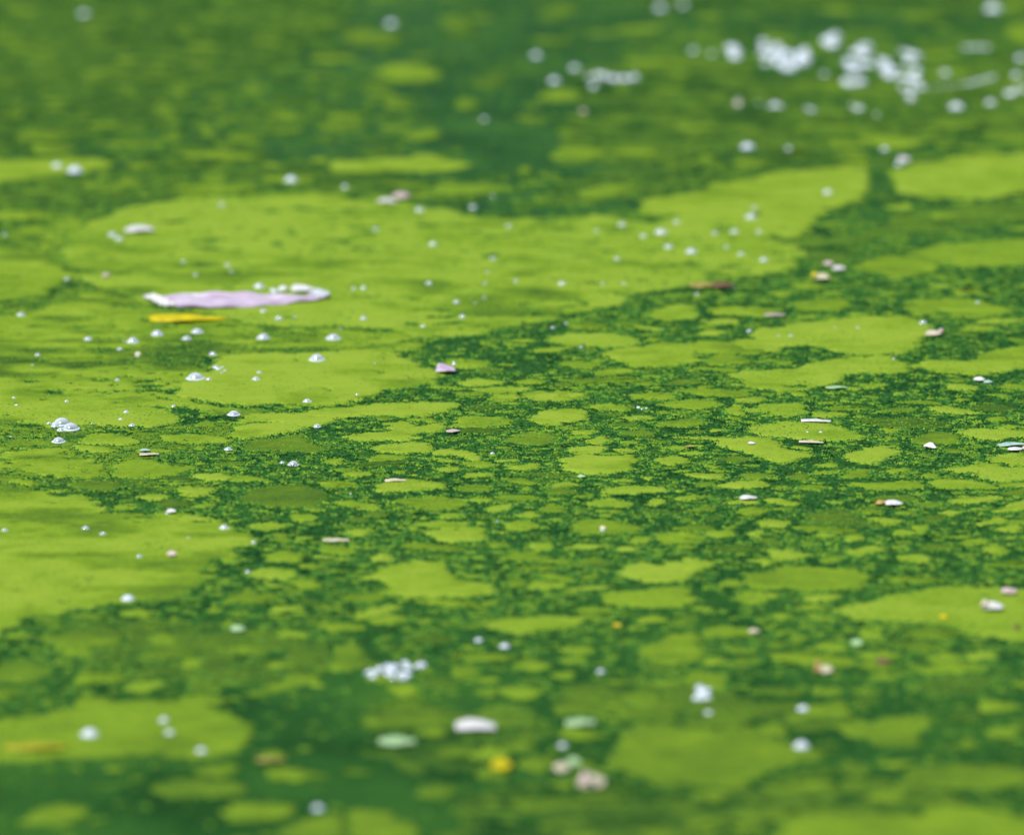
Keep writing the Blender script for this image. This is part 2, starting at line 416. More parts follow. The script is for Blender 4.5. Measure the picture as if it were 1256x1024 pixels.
# frame, tone (1 vivid yellow-green, 0 dark), holes per 100 cm2, outline
MATS = [
 # the great sheets
 ('p', .97, 5, '80,300 130,262 200,248 300,239 360,236 440,245 490,251 560,258 600,268 690,268 730,263 790,272 860,262 940,280 975,292 988,308 985,325 930,338 850,350 790,362 720,380 650,398 600,408 540,412 510,414 470,404 400,398 330,402 250,386 170,372 110,350 88,325'),
 ('p', .95, 1.0, '786,262 800,246 850,234 910,220 980,211 1060,208 1068,216 1060,238 1012,262 975,288 940,282 860,264'),
 ('p', .93, 1.5, '1095,218 1130,200 1190,192 1262,189 1300,195 1300,236 1256,238 1200,243 1140,241 1104,233'),
 ('p', .97, 1.0, '255,443 300,433 380,436 450,431 500,438 530,449 546,458 520,470 470,482 440,492 380,500 300,497 230,490 212,478 245,462'),
 ('p', .88, 14, '-30,395 30,385 90,372 160,378 250,390 330,405 400,402 470,407 505,416 500,428 440,429 370,432 300,430 250,440 240,460 205,476 140,480 60,492 -30,490'),
 ('p', .93, 5, '-30,498 40,492 110,484 200,482 260,496 330,502 300,510 200,500 130,505 70,514 10,520 -30,518'),
 ('p', .84, 3, '-30,312 20,309 60,316 84,330 78,350 50,362 0,368 -30,366'),
 ('a', .97, 0.8, '90,112 180,78 330,62 520,55 620,74 672,102 600,125 500,136 360,132 240,128 150,122'),
 ('p', .97, 1.5, '330,505 420,500 500,495 560,500 520,510 440,513 360,518 300,520 290,512'),
 ('p', .98, 4, '-30,602 30,600 70,602 110,613 150,630 200,629 250,633 280,645 306,661 282,680 240,700 252,713 200,736 130,742 60,755 -30,764'),
 ('p', .86, .6, '-30,890 0,884 60,875 130,865 200,859 250,864 285,876 304,900 292,920 250,928 200,926 100,929 -30,929'),
 ('a', .98, .5, '860,152 900,126 1050,110 1256,88 1256,116 1150,130 1050,155 960,172 870,165'),
 ('a', .96, 0, '290,175 330,160 440,155 512,180 460,195 320,190'),
 ('a', .93, 0, '290,205 380,204 440,214 420,226 310,224'),
 ('a', .93, 1, '600,165 700,155 850,172 780,195 640,186'),
 ('a', .58, 1, '885,196 960,178 1100,168 1182,198 1140,216 940,212'),
 ('a', .84, 9, '-60,240 80,218 140,214 220,210 330,245 400,280 380,310 230,315 130,296 40,290 -60,300'),
 ('a', .80, 6, '400,262 520,250 640,268 720,290 640,312 520,320 420,300'),
 ('a', .96, 0, '680,320 760,305 850,320 780,335'),
 ('a', .42, 0, '870,396 940,360 1100,345 1190,370 1160,415 1020,430 930,416'),
 ('a', .88, 0, '850,326 920,314 1000,325 950,340'),
 ('a', .92, 0, '40,330 80,320 130,330 100,346'),
 ('a', .55, 0, '250,346 320,330 420,335 440,355 330,363'),
 ('a', .93, 0, '920,490 1000,475 1050,490 980,506'),
 ('a', .72, 0, '985,592 1060,580 1112,600 1080,630 1000,622'),
 ('a', .90, 0, '900,665 960,645 1060,660 1072,680 960,692'),
 ('a', .82, 0, '1080,700 1140,685 1180,710 1120,726'),
 ('a', .80, 0, '820,592 870,585 900,610 840,622'),
 ('a', .62, 0, '0,200 60,185 140,178 200,188 160,202 60,208'),
 # middle of the frame, in focus
 ('b', .97, 0, '210,66 300,55 390,60 370,75 290,85 220,79'),
 ('b', .97, 0, '400,112 440,92 600,92 632,110 620,128 560,138 460,136 400,128'),
 ('b', .98, 0, '688,96 760,70 850,67 922,90 900,110 800,121 700,114'),
 ('b', .90, 0, '880,58 960,48 1050,60 1000,70'),
 ('b', .97, 0, '150,116 230,112 260,130 220,146 148,142'),
 ('b', .97, 0, '20,166 120,152 240,154 282,172 240,186 100,187 30,181'),
 ('b', .95, 0, '110,206 190,190 300,189 316,210 280,230 140,226'),
 ('b', .90, 0, '100,240 180,234 270,240 240,250 130,252'),
 ('b', .99, 0, '322,226 380,210 460,218 512,240 490,256 400,242'),
 ('b', .68, 0, '570,186 640,160 720,150 792,170 760,190 640,196'),
 ('b', .97, 0, '820,216 900,200 952,205 940,226 840,226'),
 ('b', .97, 0, '900,176 960,165 982,185 940,196 900,191'),
 ('b', .98, 0, '808,264 850,243 950,240 1020,242 1064,262 1040,290 980,306 900,301 832,286'),
 ('b', .97, 0, '138,346 170,325 300,324 382,352 330,363 160,366'),
 ('b', .60, 0, '400,356 480,345 562,350 500,366'),
 ('b', .90, 0, '590,276 700,260 742,275 660,286'),
 ('b', .92, 0, '900,411 960,397 1062,410 1030,426 940,426'),
 ('b', .95, 0, '525,431 580,412 632,420 600,441 540,441'),
 ('b', .95, 0, '960,361 1060,350 1150,355 1182,365 1060,381 980,377'),
 ('b', .93, 0, '760,341 840,333 852,345 790,351'),
 ('b', .95, 0, '1150,256 1200,240 1256,244 1262,268 1170,272'),
 ('b', .97, 0, '1120,406 1150,395 1182,405 1160,421 1130,416'),
 ('b', .90, 0, '270,491 330,478 450,475 482,490 380,502'),
 ('b', .93, 0, '340,526 400,505 520,509 547,535 500,556 400,556 350,546'),
 ('b', .91, 0, '575,496 610,475 690,475 707,490 650,511 600,506'),
 ('b', .90, 0, '640,453 720,445 727,460 650,463'),
 ('b', .72, 0, '855,511 890,478 1000,475 1084,500 1050,521 900,526'),
 ('b', .90, 0, '675,562 700,550 758,554 757,581 700,586'),
 ('b', .58, 0, '578,606 700,590 762,600 740,621 600,619'),
 ('b', .55, 0, '880,631 930,612 1002,625 980,651 900,650'),
 ('b', .92, .5, '56,690 110,660 200,630 300,624 362,640 400,690 480,698 562,720 500,746 350,752 230,757 160,735 126,702'),
 ('b', .99, 0, '998,662 1060,635 1150,640 1256,618 1330,620 1310,640 1256,690 1150,706 1060,696'),
 ('b', .80, 0, '680,712 760,695 832,705 800,726 700,726'),
 ('b', .82, .5, '945,747 1050,735 1200,724 1254,740 1250,772 1150,790 1000,782'),
 ('b', .90, 0, '18,516 60,505 107,515 90,531 30,531'),
 ('b', .96, .4, '670,14 760,10 880,8 892,30 780,39 700,27'),
 ('b', .90, 0, '540,14 620,10 668,22 600,28'),
 ('b', .70, 0, '1160,110 1256,104 1330,100 1340,118 1240,134 1170,124'),
 ('b', .88, 0, '1040,98 1120,92 1160,104 1080,112'),
 ('b', .55, 0, '1020,150 1090,140 1160,152 1090,168'),
 ('b', .93, 0, '290,250 380,246 450,254 370,262'),
 ('b', .93, 0, '330,100 260,98 250,108 330,112'),
 ('b', .75, 0, '430,268 520,262 600,272 520,284'),
 ('b', .90, 0, '1000,214 1060,208 1090,218 1030,226'),
 ('b', .92, 0, '340,286 400,280 452,290 390,298'),
 ('b', .85, 0, '440,306 520,300 570,312 500,320'),
 ('b', .80, 0, '-20,408 60,400 120,412 40,424'),
 ('b', .88, 0, '70,430 120,420 160,432 110,444'),
 ('b', .86, 0, '420,392 500,386 580,394 500,404'),
 ('b', .55, 0, '740,366 800,352 840,372 780,384'),
 # right of the middle
 ('c', .98, .3, '213,148 330,118 420,111 520,125 684,157 620,178 500,173 380,169 260,161'),
 ('c', .95, .3, '-60,172 0,164 120,165 250,170 330,180 400,210 468,235 400,251 330,251 240,226 180,206 80,179'),
 ('c', 1.0, 0, '1020,149 1100,134 1256,149 1340,156 1330,174 1256,176 1100,179 1060,166'),
 ('c', .66, 0, '828,182 900,151 1000,157 1044,180 960,191 860,189'),
 ('c', .94, 0, '608,239 690,210 770,204 812,235 740,259 650,263'),
 ('c', 1.0, .4, '956,286 1090,261 1256,274 1340,280 1330,318 1256,326 1130,329 1060,306'),
 ('c', .84, 0, '926,336 1040,325 1130,344 1168,360 1050,363 960,356'),
 ('c', .66, 0, '568,316 620,300 702,289 690,310 620,326'),
 ('c', .76, 0, '568,341 700,335 862,330 850,355 720,361 640,351'),
 ('c', .92, 0, '728,291 820,280 832,295 750,301'),
 ('c', .42, 0, '455,482 510,439 580,429 650,440 672,475 754,500 600,502 480,491'),
 ('c', .93, 0, '308,406 350,395 444,415 380,426'),
 ('c', .95, 0, '158,406 220,395 284,400 250,416'),
 ('c', .93, 0, '240,62 330,45 474,50 430,90 350,93 258,76'),
 ('c', .92, 0, '152,71 200,50 237,62 210,80 165,79'),
 ('c', .95, 0, '-5,226 60,215 77,228 20,239'),
 ('c', .70, 0, '240,302 300,305 342,318 240,331'),
 ('c', .60, 0, '388,312 450,300 482,318 410,326'),
 ('c', .88, 0, '598,582 680,565 757,575 740,596 640,601'),
 ('c', .86, 0, '778,607 850,592 922,610 880,629 800,624'),
 ('c', .92, 0, '1093,577 1150,562 1192,580 1160,599 1110,594'),
 ('c', .90, 0, '748,522 800,508 842,520 810,536'),
 ('c', .74, .5, '214,668 300,652 420,644 600,654 690,690 650,731 540,742 420,727 260,718'),
 ('p', .88, .5, '1028,748 1060,738 1100,728 1180,721 1256,724 1290,730 1290,782 1215,783 1180,776 1130,763 1060,760'),
 ('c', .90, 0, '95,527 150,510 210,514 210,530 160,541'),
 ('c', .94, 0, '245,524 262,512 292,518 288,536 262,540'),
 ('c', .99, 0, '-10,622 40,616 112,640 50,660 20,690 -10,690'),
 ('c', .92, 0, '1080,478 1155,461 1168,484 1092,490'),
 ('c', .70, 0, '1160,480 1256,470 1320,476 1256,490'),
 ('c', .86, 0, '575,544 640,536 662,546 610,556'),
 ('c', .90, 0, '1160,128 1200,120 1236,130 1196,140'),
 ('c', .84, 0, '1090,104 1150,96 1200,106 1140,114'),
 ('c', .90, 0, '736,140 800,132 826,142 780,152'),
 ('c', .60, 0, '100,246 200,238 260,252 180,262'),
 ('c', .90, 0, '480,268 540,262 566,272 520,280'),
 ('c', .86, 0, '340,352 390,344 416,354 372,360'),
 ('c', .60, 0, '840,412 920,402 960,414 890,424'),
 ('c', .88, 0, '970,446 1010,438 1030,450 1000,462'),
 ('c', .86, 0, '850,498 910,488 922,508 880,518'),
 ('c', .90, 0, '260,620 320,612 344,628 290,640'),
 ('c', .80, 0, '120,700 180,690 214,706 160,716'),
 ('c', .86, 0, '500,612 560,600 590,612 540,624'),
 # behind the middle
 ('p', .92, .4, '930,405 970,396 1037,394 1077,389 1120,390 1136,400 1130,420 1104,431 1070,435 1023,430 985,424 950,434 893,424 930,414'),
 ('p', .91, .6, '896,458 970,449 1003,443 1070,437 1110,443 1116,454 1070,459 1030,462 1023,471 976,479 936,477 908,469'),
 ('p', .90, .3, '1106,448 1157,441 1197,441 1221,431 1256,424 1300,420 1300,452 1256,454 1187,460 1137,455'),
 ('p', .84, .3, '1118,371 1140,367 1170,365 1214,374 1240,384 1197,391 1170,392 1150,380'),
 ('p', .93, 0, '672,417 708,409 754,411 783,419 771,425 721,427 688,424'),
 ('p', .92, .3, '740,433 771,426 821,421 856,426 848,437 836,446 800,453 770,448'),
 ('p', .90, 0, '793,386 821,375 845,374 854,383 840,392 810,393'),
 ('p', .86, 0, '836,425 870,420 906,424 930,432 880,436 850,432'),
 ('p', .80, 0, '862,440 900,436 930,444 900,450 866,448'),
 ('p', .75, .5, '1108,313 1150,301 1200,297 1256,295 1290,296 1290,326 1256,326 1190,329 1130,319'),
 ('p', .72, 0, '1052,326 1090,312 1138,321 1152,333 1110,341 1070,336'),
 ('p', .66, 0, '974,372 1010,366 1044,370 1030,378 990,380'),
 ('p', .74, 0, '1110,378 1140,374 1156,382 1130,388'),
 ('p', .70, 0, '1140,266 1160,261 1180,266 1166,274 1146,274'),
 ('p', .40, 16, '900,255 960,300 1020,330 1060,300 1090,288 1140,286 1180,282 1256,270 1290,262 1290,248 1230,250 1150,256 1100,262 1075,278 1040,285 1010,292'),
 ('p', .90, .3, '478,530 495,524 540,520 540,528 500,534'),
 ('p', .93, 0, '566,470 590,465 616,467 600,474 574,474'),
 ('p', .93, 0, '583,477 610,473 646,475 640,481 590,481'),
 ('p', .96, 0, '640,484 680,481 716,486 720,491 690,492 650,490'),
 ('p', .90, 0, '600,488 622,484 634,490 610,492'),
 ('p', .90, 0, '720,455 760,452 775,458 740,461'),
 ('p', .78, 0, '690,447 716,443 740,448 715,453'),
 # front, ever softer
 ('g', .55, 0, '-60,234 0,226 60,214 150,219 207,250 170,281 60,292 -60,288'),
 ('g', .66, 1, '150,132 250,104 350,88 452,110 440,141 250,162'),
 ('g', .82, 0, '228,177 330,170 352,190 250,197'),
 ('g', .86, 0, '256,362 320,318 402,350 412,376 280,380'),
 ('g', .88, 0, '655,218 700,204 754,208 740,236 680,238'),
 ('g', .84, 0, '464,312 580,284 614,310 520,332'),
 ('g', .78, 0, '925,328 1060,280 1150,264 1164,290 1050,322 960,338'),
 ('g', .62, 0, '570,672 700,648 874,664 862,702 720,707 596,697'),
 ('g', .92, 0, '796,768 860,734 1000,728 1064,755 1000,787 850,792'),
 ('g', .78, 0, '96,778 160,748 300,748 334,780 260,807 130,802'),
 ('g', .74, 0, '1026,832 1120,798 1256,788 1256,862 1040,862'),
 ('g', .80, 0, '646,352 760,338 834,355 760,378'),
 ('g', .88, 0, '1000,110 1080,96 1140,112 1070,124'),
 ('g', .86, 0, '440,40 500,20 560,34 500,48'),
 ('g', .66, 0, '540,130 600,110 640,130 590,160'),
 ('h', .92, 0, '396,60 450,66 520,65 600,50 700,37 832,44 864,65 800,86 700,110 600,106 520,82'),
 ('h', .90, 0, '116,60 180,44 254,55 232,76 150,80'),
 ('h', .72, 0, '386,242 450,227 519,240 500,270 410,270'),
 ('h', .90, 0, '566,322 640,302 744,315 722,342 620,347'),
 ('h', .92, 0, '646,222 700,204 774,220 742,247 670,242'),
 ('h', .86, 0, '476,322 540,308 554,330 500,337'),
 ('h', .90, 0, '176,312 240,299 304,325 272,347 210,342'),
 ('h', .88, 0, '476,548 540,518 624,540 602,567 500,573'),
 ('h', .60, 0, '286,684 350,658 444,675 422,707 310,713'),
 ('h', .86, 0, '36,794 120,758 224,780 264,830 240,862 40,862'),
 ('p', .74, .3, '742,936 761,908 768,897 798,889 850,894 903,896 953,903 1003,914 1012,925 976,941 936,956 920,966 856,964 800,960 758,946'),
 ('p', .80, 0, '786,802 812,788 838,778 864,779 868,792 858,810 830,812 800,808'),
 ('h', .62, 0, '1016,348 1080,323 1194,340 1182,367 1100,378'),
 ('h', .58, 0, '476,392 620,368 714,400 692,452 560,443'),
 ('h', .66, 0, '746,394 800,372 884,384 860,404 790,410'),
 ('h', .78, 0, '636,574 720,562 764,600 662,613'),
 ('h', .80, 0, '-30,165 40,156 84,210 104,232 40,242 -30,240'),
 ('h', .86, 0, '780,170 870,160 924,175 850,190'),
 ('h', .88, 0, '800,208 860,192 900,212 850,226'),
 ('h', .66, 0, '880,46 930,34 970,50 920,60'),
 ('h', .82, 0, '1080,60 1150,44 1200,60 1140,76'),
 ('h', .90, 0, '760,266 800,250 836,262 810,282'),
 ('h', .80, 0, '300,470 360,460 380,480 330,494'),
 ('i', .84, 0, '636,113 690,89 744,110 722,132 650,133'),
 ('i', .80, 0, '86,123 170,89 294,110 242,127 140,133'),
 ('i', .88, 0, '1046,193 1130,178 1154,205 1060,209'),
 ('i', .40, 0, '846,304 950,264 1100,259 1184,280 1120,322 1000,338 900,328'),
 ('i', .88, 0, '1096,373 1180,363 1244,385 1150,397'),
 ('i', .76, .3, '524,442 700,438 830,408 914,420 892,462 820,524 700,524 640,482'),
 ('i', .78, 0, '476,393 560,368 634,390 612,417 500,414'),
 ('i', .88, 0, '286,463 330,443 394,460 372,478'),
 ('i', .72, 0, '786,644 900,598 1050,597 1200,607 1320,598 1320,650 1256,653 1100,684 980,674 850,669'),
 ('i', .84, .3, '360,862 420,798 560,777 700,758 850,768 980,743 1120,758 1256,788 1340,800 1340,900 360,900'),
 ('i', .86, 0, '1126,473 1180,448 1234,470 1172,493'),
 ('i', .74, 0, '56,704 140,686 194,710 122,738'),
 ('i', .82, 0, '410,20 480,6 560,14 500,26'),
 ('i', .88, 0, '330,46 370,36 400,48 360,58'),
 ('i', .60, 0, '760,150 860,140 980,160 880,176'),
 ('i', .66, 0, '400,130 450,118 480,134 430,146'),
 ('i', .70, 0, '180,215 230,200 262,218 214,232'),
 ('i', .66, 0, '640,340 700,330 740,352 680,376'),
 ('i', .66, 0, '590,600 650,590 700,612 640,640'),
 ('i', .72, 0, '1010,520 1060,500 1100,520 1060,536'),
 # far, soft
 ('t', .95, 0, '-60,588 0,590 120,584 260,578 412,590 402,610 200,640 100,660 0,665 -60,662'),
 ('t', .60, 0, '156,65 210,44 264,65 210,88'),
 ('t', .66, 0, '646,122 690,98 724,120 690,142'),
 ('t', .72, 0, '664,236 720,213 786,235 740,253'),
 ('t', .64, 0, '290,292 350,268 384,290 340,312'),
 ('t', .70, 0, '626,326 665,303 704,325 665,348'),
 ('t', .66, 0, '876,331 930,313 990,330 930,348'),
 ('t', .70, 0, '586,506 640,488 686,505 630,523'),
 ('t', .62, 0, '736,282 800,270 860,284 800,298'),
 ('t', .76, 0, '404,672 500,658 524,675 430,688'),
 ('t', .62, 0, '104,217 160,203 214,225 140,238'),
 ('t', .76, 0, '1156,464 1250,446 1330,450 1340,470 1250,482'),
 ('t', .66, 0, '-30,230 20,216 44,232 10,248'),
 ('t', .66, 0, '640,430 640,400 600,380 560,392 580,420'),
 ('t', .66, 0, '840,500 910,490 960,506 900,524'),
 ('t', .64, 0, '1160,512 1200,496 1230,512 1200,530'),
 ('t', .70, 0, '730,650 800,640 850,652 790,672'),
 ('t', .70, 0, '660,720 720,704 760,720 700,744'),
 ('u', .96, .3, '-30,600 60,592 200,582 340,572 410,588 486,606 400,628 200,632 0,632 -30,628'),
 ('u', .74, 0, '10,142 60,116 190,120 204,152 130,172 40,164'),
 ('u', .88, 0, '130,262 200,238 340,252 330,290 180,298'),
 ('u', .78, 0, '72,318 120,288 172,310 150,338 90,338'),
 ('u', .72, 0, '228,502 270,478 354,478 344,512 250,518'),
 ('u', .66, 0, '396,384 450,358 494,380 450,404'),
 ('u', .58, 0, '370,72 430,58 474,110 420,144 376,120'),
 ('u', .62, 0, '738,64 780,22 854,28 804,74'),
 ('u', .80, 0, '716,352 780,328 854,340 822,373 740,373'),
 ('u', .62, 0, '466,304 560,272 604,300 550,328'),
 ('u', .76, .5, '780,562 850,538 964,556 900,583 800,583'),
 ('u', .70, 0, '340,690 480,676 620,690 560,712 400,714'),
 ('u', .66, 0, '640,620 680,610 700,630 660,644'),
 ('u', .60, 0, '60,552 160,540 180,556 100,572'),
 ('u', .66, 0, '880,700 980,680 1080,690 1020,716 900,724'),
 ('v', .80, .5, '646,512 720,500 840,504 904,520 830,542 700,534'),
 ('v', .66, 0, '560,566 640,556 700,576 640,592'),
 ('v', .72, 0, '900,456 1000,440 1100,452 1020,476'),
 ('v', .66, 1, '1100,500 1200,480 1320,484 1320,520 1200,532'),
 ('v', .74, 0, '180,596 260,580 330,596 260,610'),
 ('v', .78, 0, '1180,110 1256,80 1340,84 1340,150 1230,160'),
]
# thin olive films just under the surface
FILMS = [
 ('.74', 12, '-40,296 30,276 90,262 130,290 200,330 260,380 330,410 200,424 60,400 -40,404'),
 ('.80', 9, '90,350 200,376 330,392 480,396 520,412 500,432 400,440 250,436 120,420 80,380'),
 ('.62', 14, '-40,520 60,514 180,522 300,520 290,545 200,560 260,575 240,600 120,608 60,600 -40,602'),
 ('.44', 12, '690,96 760,78 880,70 1000,96 1256,66 1320,60 1320,160 1256,168 1160,176 1060,168 1000,190 900,184 800,200 700,196 686,160 720,130'),
 ('.30', 20, '-40,-30 380,-30 400,30 360,70 300,96 240,110 220,150 120,170 -40,172'),
 ('.30', 20, '90,236 60,214 140,212 200,186 300,170 330,200 400,206 520,222 600,236 560,250 440,240 330,232 200,242'),
 ('.34', 14, '-40,232 60,222 110,250 60,276 -40,290'),
 ('.32', 14, '680,236 760,206 900,196 1010,190 1070,200 960,208 860,226 790,240 720,250'),
 ('.30', 12, '800,-20 1000,-24 1256,-24 1330,-20 1330,20 1200,16 1060,14 900,10 810,16'),
 ('.46', 8, '440,880 520,868 620,880 660,900 600,920 640,950 560,960 500,946'),
 ('.42', 12, '560,980 700,960 820,975 900,1010 860,1050 600,1050'),
 ('.46', 8, '700,840 820,830 900,850 1000,868 1040,880 960,896 800,884 730,880 690,862'),
 ('.40', 10, '60,770 160,760 300,772 400,790 380,830 240,836 120,820'),
 ('.44', 8, '850,980 1000,955 1100,960 1180,985 1060,1000 940,1012'),
]


def px_outline(fr, s_):
    P = []
    for w in s_.split():
        a, b_ = w.split(',')
        a, b_ = float(a), float(b_)
        if fr != 'p':
            a = FR[fr][0] + a / 2.99; b_ = FR[fr][1] + b_ / 2.99
        P.append(at(a, b_))
    return np.array(P)


def poly_area(P):
    x, y = P[:, 0], P[:, 1]
    return 0.5 * (np.dot(x, np.roll(y, -1)) - np.dot(y, np.roll(x, -1)))


def shard(cx, cy, R, n, asp, rot, jag=.10):
    """angular broken piece: a few corners joined by frayed edges"""
    m_ = int(RNG.integers(5, 9))
    th = np.sort((np.arange(m_) + RNG.uniform(-.38, .38, m_)) / m_ * 2 * np.pi)
    rr = RNG.uniform(.68, 1.22, m_)
    C = np.stack([rr * np.cos(th), rr * np.sin(th)], 1)
    a = np.arange(n) / n * 2 * np.pi
    out = np.zeros((n, 2))
    for i in range(m_):
        p, q = C[i], C[(i + 1) % m_]
        t0 = th[i]; t1 = th[(i + 1) % m_] + (2 * np.pi if i == m_ - 1 else 0)
        k = ((a >= t0) & (a < t1)) | ((a + 2 * np.pi >= t0) & (a + 2 * np.pi < t1))
        if not k.any(): continue
        d = np.stack([np.cos(a[k]), np.sin(a[k])], 1)
        e = q - p
        den = d[:, 0] * e[1] - d[:, 1] * e[0]
        out[k] = d * ((p[0] * e[1] - p[1] * e[0]) / den)[:, None]
    z = 1 + jag * RNG.normal(0, 1, n)
    out *= R * np.clip(z, .6, 1.4)[:, None]
    X = out[:, 0] * math.sqrt(asp); Y = out[:, 1] / math.sqrt(asp)
    c_, s_ = math.cos(rot), math.sin(rot)
    return np.stack([cx + X * c_ - Y * s_, cy + X * s_ + Y * c_], 1)


def build_sheet(name, P0, tone, hole_d, thick, seed, mark=True, under=False):
    area = abs(poly_area(P0))
    cy = P0[:, 1].mean()
    soft = cy > 5.0 or cy < 3.55
    step = 0.0028 if soft else 0.0013
    size = math.sqrt(area)
    P = roughen(smooth_closed(P0, step), min(1.0, 0.50 + size / 0.15), seed)
    if poly_area(P) < 0: P = P[::-1]
    # holes and slits where the sheet has torn open
    holes = []
    lo, hi = P.min(0), P.max(0)
    nh = int(area * 1e4 / 100 * hole_d * 2.6)
    if nh:
        X = RNG.uniform(lo[0], hi[0], nh * 6); Y = RNG.uniform(lo[1], hi[1], nh * 6)
        k = inside(P, X, Y); X = X[k]; Y = Y[k]
        w = fbm(X, Y, 0.14, 3, 77)
        k = w + RNG.normal(0, .35, len(X)) > 0.1
        X = X[k][:nh]; Y = Y[k][:nh]
        taken = []
        for x, y in zip(X, Y):
            R = 0.0011 + 0.0075 * RNG.random() ** 3.4
            if under: R *= 2.2
            if any((x - a) ** 2 / 4 + (y - b_) ** 2 < (R + c_) ** 2 for a, b_, c_ in taken): continue
            taken.append((x, y, R))
            n = 9 if R < 0.003 else 18
            holes.append(star(x, y, R, n, 0.42, RNG.uniform(1.0, 3.2), RNG.normal(0, 0.35)))
    # interior points give the sheet its slight swelling
    gs = 0.0065 if size > 0.25 else 0.0055 if size > 0.05 else 0.0045
    gx = np.arange(lo[0], hi[0], gs); gy = np.arange(lo[1], hi[1], gs)
    GX, GY = np.meshgrid(gx, gy)
    GX = (GX + RNG.uniform(-.35, .35, GX.shape) * gs).ravel(); GY = (GY + RNG.uniform(-.35, .35, GY.shape) * gs).ravel()
    k = inside(P, GX, GY)
    for h in holes:
        b0, b1 = h.min(0), h.max(0)
        k &= ~((GX > b0[0]) & (GX < b1[0]) & (GY > b0[1]) & (GY < b1[1]))
    I = np.stack([GX[k], GY[k]], 1)
    pts = [P] + holes
    allp = np.concatenate(pts + [I]) if len(I) else np.concatenate(pts)
    edges = []; o = 0
    for h in pts:
        n = len(h)
        edges += [(o + i, o + (i + 1) % n) for i in range(n)]
        o += n
    nb = o
    r = delaunay_2d_cdt([Vector(p) for p in allp], edges, [], 0, 1e-6)
    V = np.array([(p.x, p.y) for p in r[0]]); F = np.array([f_ for f_ in r[2] if len(f_) == 3])
    C = V[F].mean(1)
    keep = inside(P, C[:, 0], C[:, 1])
    for h in holes:
        b0, b1 = h.min(0), h.max(0)
        q = np.where(keep & (C[:, 0] > b0[0]) & (C[:, 0] < b1[0]) & (C[:, 1] > b0[1]) & (C[:, 1] < b1[1]))[0]
        if len(q): keep[q[inside(h, C[q, 0], C[q, 1])]] = False
    F = F[keep]
    # boundary edges of what is kept -> a skirt down into the water
    E = np.concatenate([F[:, [0, 1]], F[:, [1, 2]], F[:, [2, 0]]])
    key = E.min(1).astype(np.int64) * (len(V) + 1) + E.max(1)
    u, inv, cnt = np.unique(key, return_inverse=True, return_counts=True)
    B = E[cnt[inv] == 1]
    bset = np.zeros(len(V), bool); bset[B.ravel()] = True
    z = thick + 0.00022 * fbm(V[:, 0], V[:, 1], 0.02, 3, seed)
    z[bset] = thick * 0.55
    tn = tone + 0.07 * fbm(V[:, 0], V[:, 1], 0.10, 3, seed + 9) + 0.03 * fbm(V[:, 0], V[:, 1], 0.012, 2, seed + 3)
    smear = .75 * fbm(V[:, 0] * .45, V[:, 1], 0.018, 3, seed + 21) + .75 * fbm(V[:, 0] * .6, V[:, 1], .11, 2, seed + 31)
    tn -= np.clip(smear - .15, 0, 1) * (.20 + .06 * min(hole_d, 7))
    tn[bset] -= 0.03
    top = np.column_stack([V, z])
    bi = np.where(bset)[0]
    remap = np.full(len(V), -1); remap[bi] = np.arange(len(bi)) + len(V)
    bot = top[bi].copy(); bot[:, 2] = -0.0004
    tb = tn[bi] - 0.12
    sk = np.concatenate([np.stack([B[:, 1], B[:, 0], remap[B[:, 0]]], 1), np.stack([B[:, 1], remap[B[:, 0]], remap[B[:, 1]]], 1)])
    me = mesh_np(name, np.concatenate([top, bot]), np.concatenate([F, sk]), M['algae'], np.concatenate([tn, tb]))
    if mark:
        fill_poly(P, 1)
        for h in holes: fill_poly(h, 0)
    c0 = P0.mean(0)
    return me, c0, size


# landmarks that labels may point at
LAND = [
 ('the long lilac petal', 290, 370), ('the double bubble at far left', 77, 522),
 ('the cream sliver with blue fleck', 182, 557), ('the small tilted lilac petal', 546, 457),
 ('the brown leaf scrap', 878, 352), ('the upright cream petal', 1008, 343),
 ('the cream petal on the oval mat', 1146, 411), ('the white sliver right of centre', 1000, 517),
 ('the pale stalk at the right edge', 1242, 549), ('the orange-tipped white petal', 1092, 619),
 ('the round cream and orange petal', 1010, 823), ('the foam clump in front', 485, 823),
 ('the blurred pinkish white petal', 582, 893), ('the blurred round yellow petal', 614, 942),
 ('the blurred petal on right mat', 1217, 747), ('the widest white foam patch', 985, 72),
 ('the short foam row far back', 752, 97), ('the white petal at upper left', 170, 284),
 ('the blurred pink petal', 492, 243), ('the pale yellow sliver', 485, 591),
 ('the blurred yellow leaf', 40, 915), ('the foam streak at upper right', 1210, 96),
 ('the fuzzy bubble pair in front', 861, 850), ('the thin tan sliver', 412, 663),
 ('the whitish bubbles at upper left', 82, 206), ('the top left corner', 30, 20),
 ('the bottom right corner', 1230, 1005), ('the bottom left corner', 30, 1005),
 ('the top edge of the picture', 560, 5),
]
LABELS = {}


def near(px, py):
    best = None
    for n, lx, ly in LAND:
        dx, dy = px - lx, (py - ly) * 2.2
        d = math.hypot(dx, dy)
        if best is None or d < best[0]: best = (d, n, dx, dy)
    d, n, dx, dy = best
    a = math.degrees(math.atan2(-dy, dx)) % 360
    k = int(((a + 22.5) % 360) // 45)
    w = ['right of', 'back right of', 'behind', 'back left of', 'left of', 'front left of', 'before', 'front right of'][k]
    return w + ' ' + n


ORD = ['first', 'second', 'third', 'fourth', 'fifth', 'sixth', 'seventh', 'eighth', 'ninth', 'tenth', 'eleventh', 'twelfth', 'thirteenth', 'fourteenth', 'fifteenth', 'sixteenth', 'seventeenth', 'eighteenth']


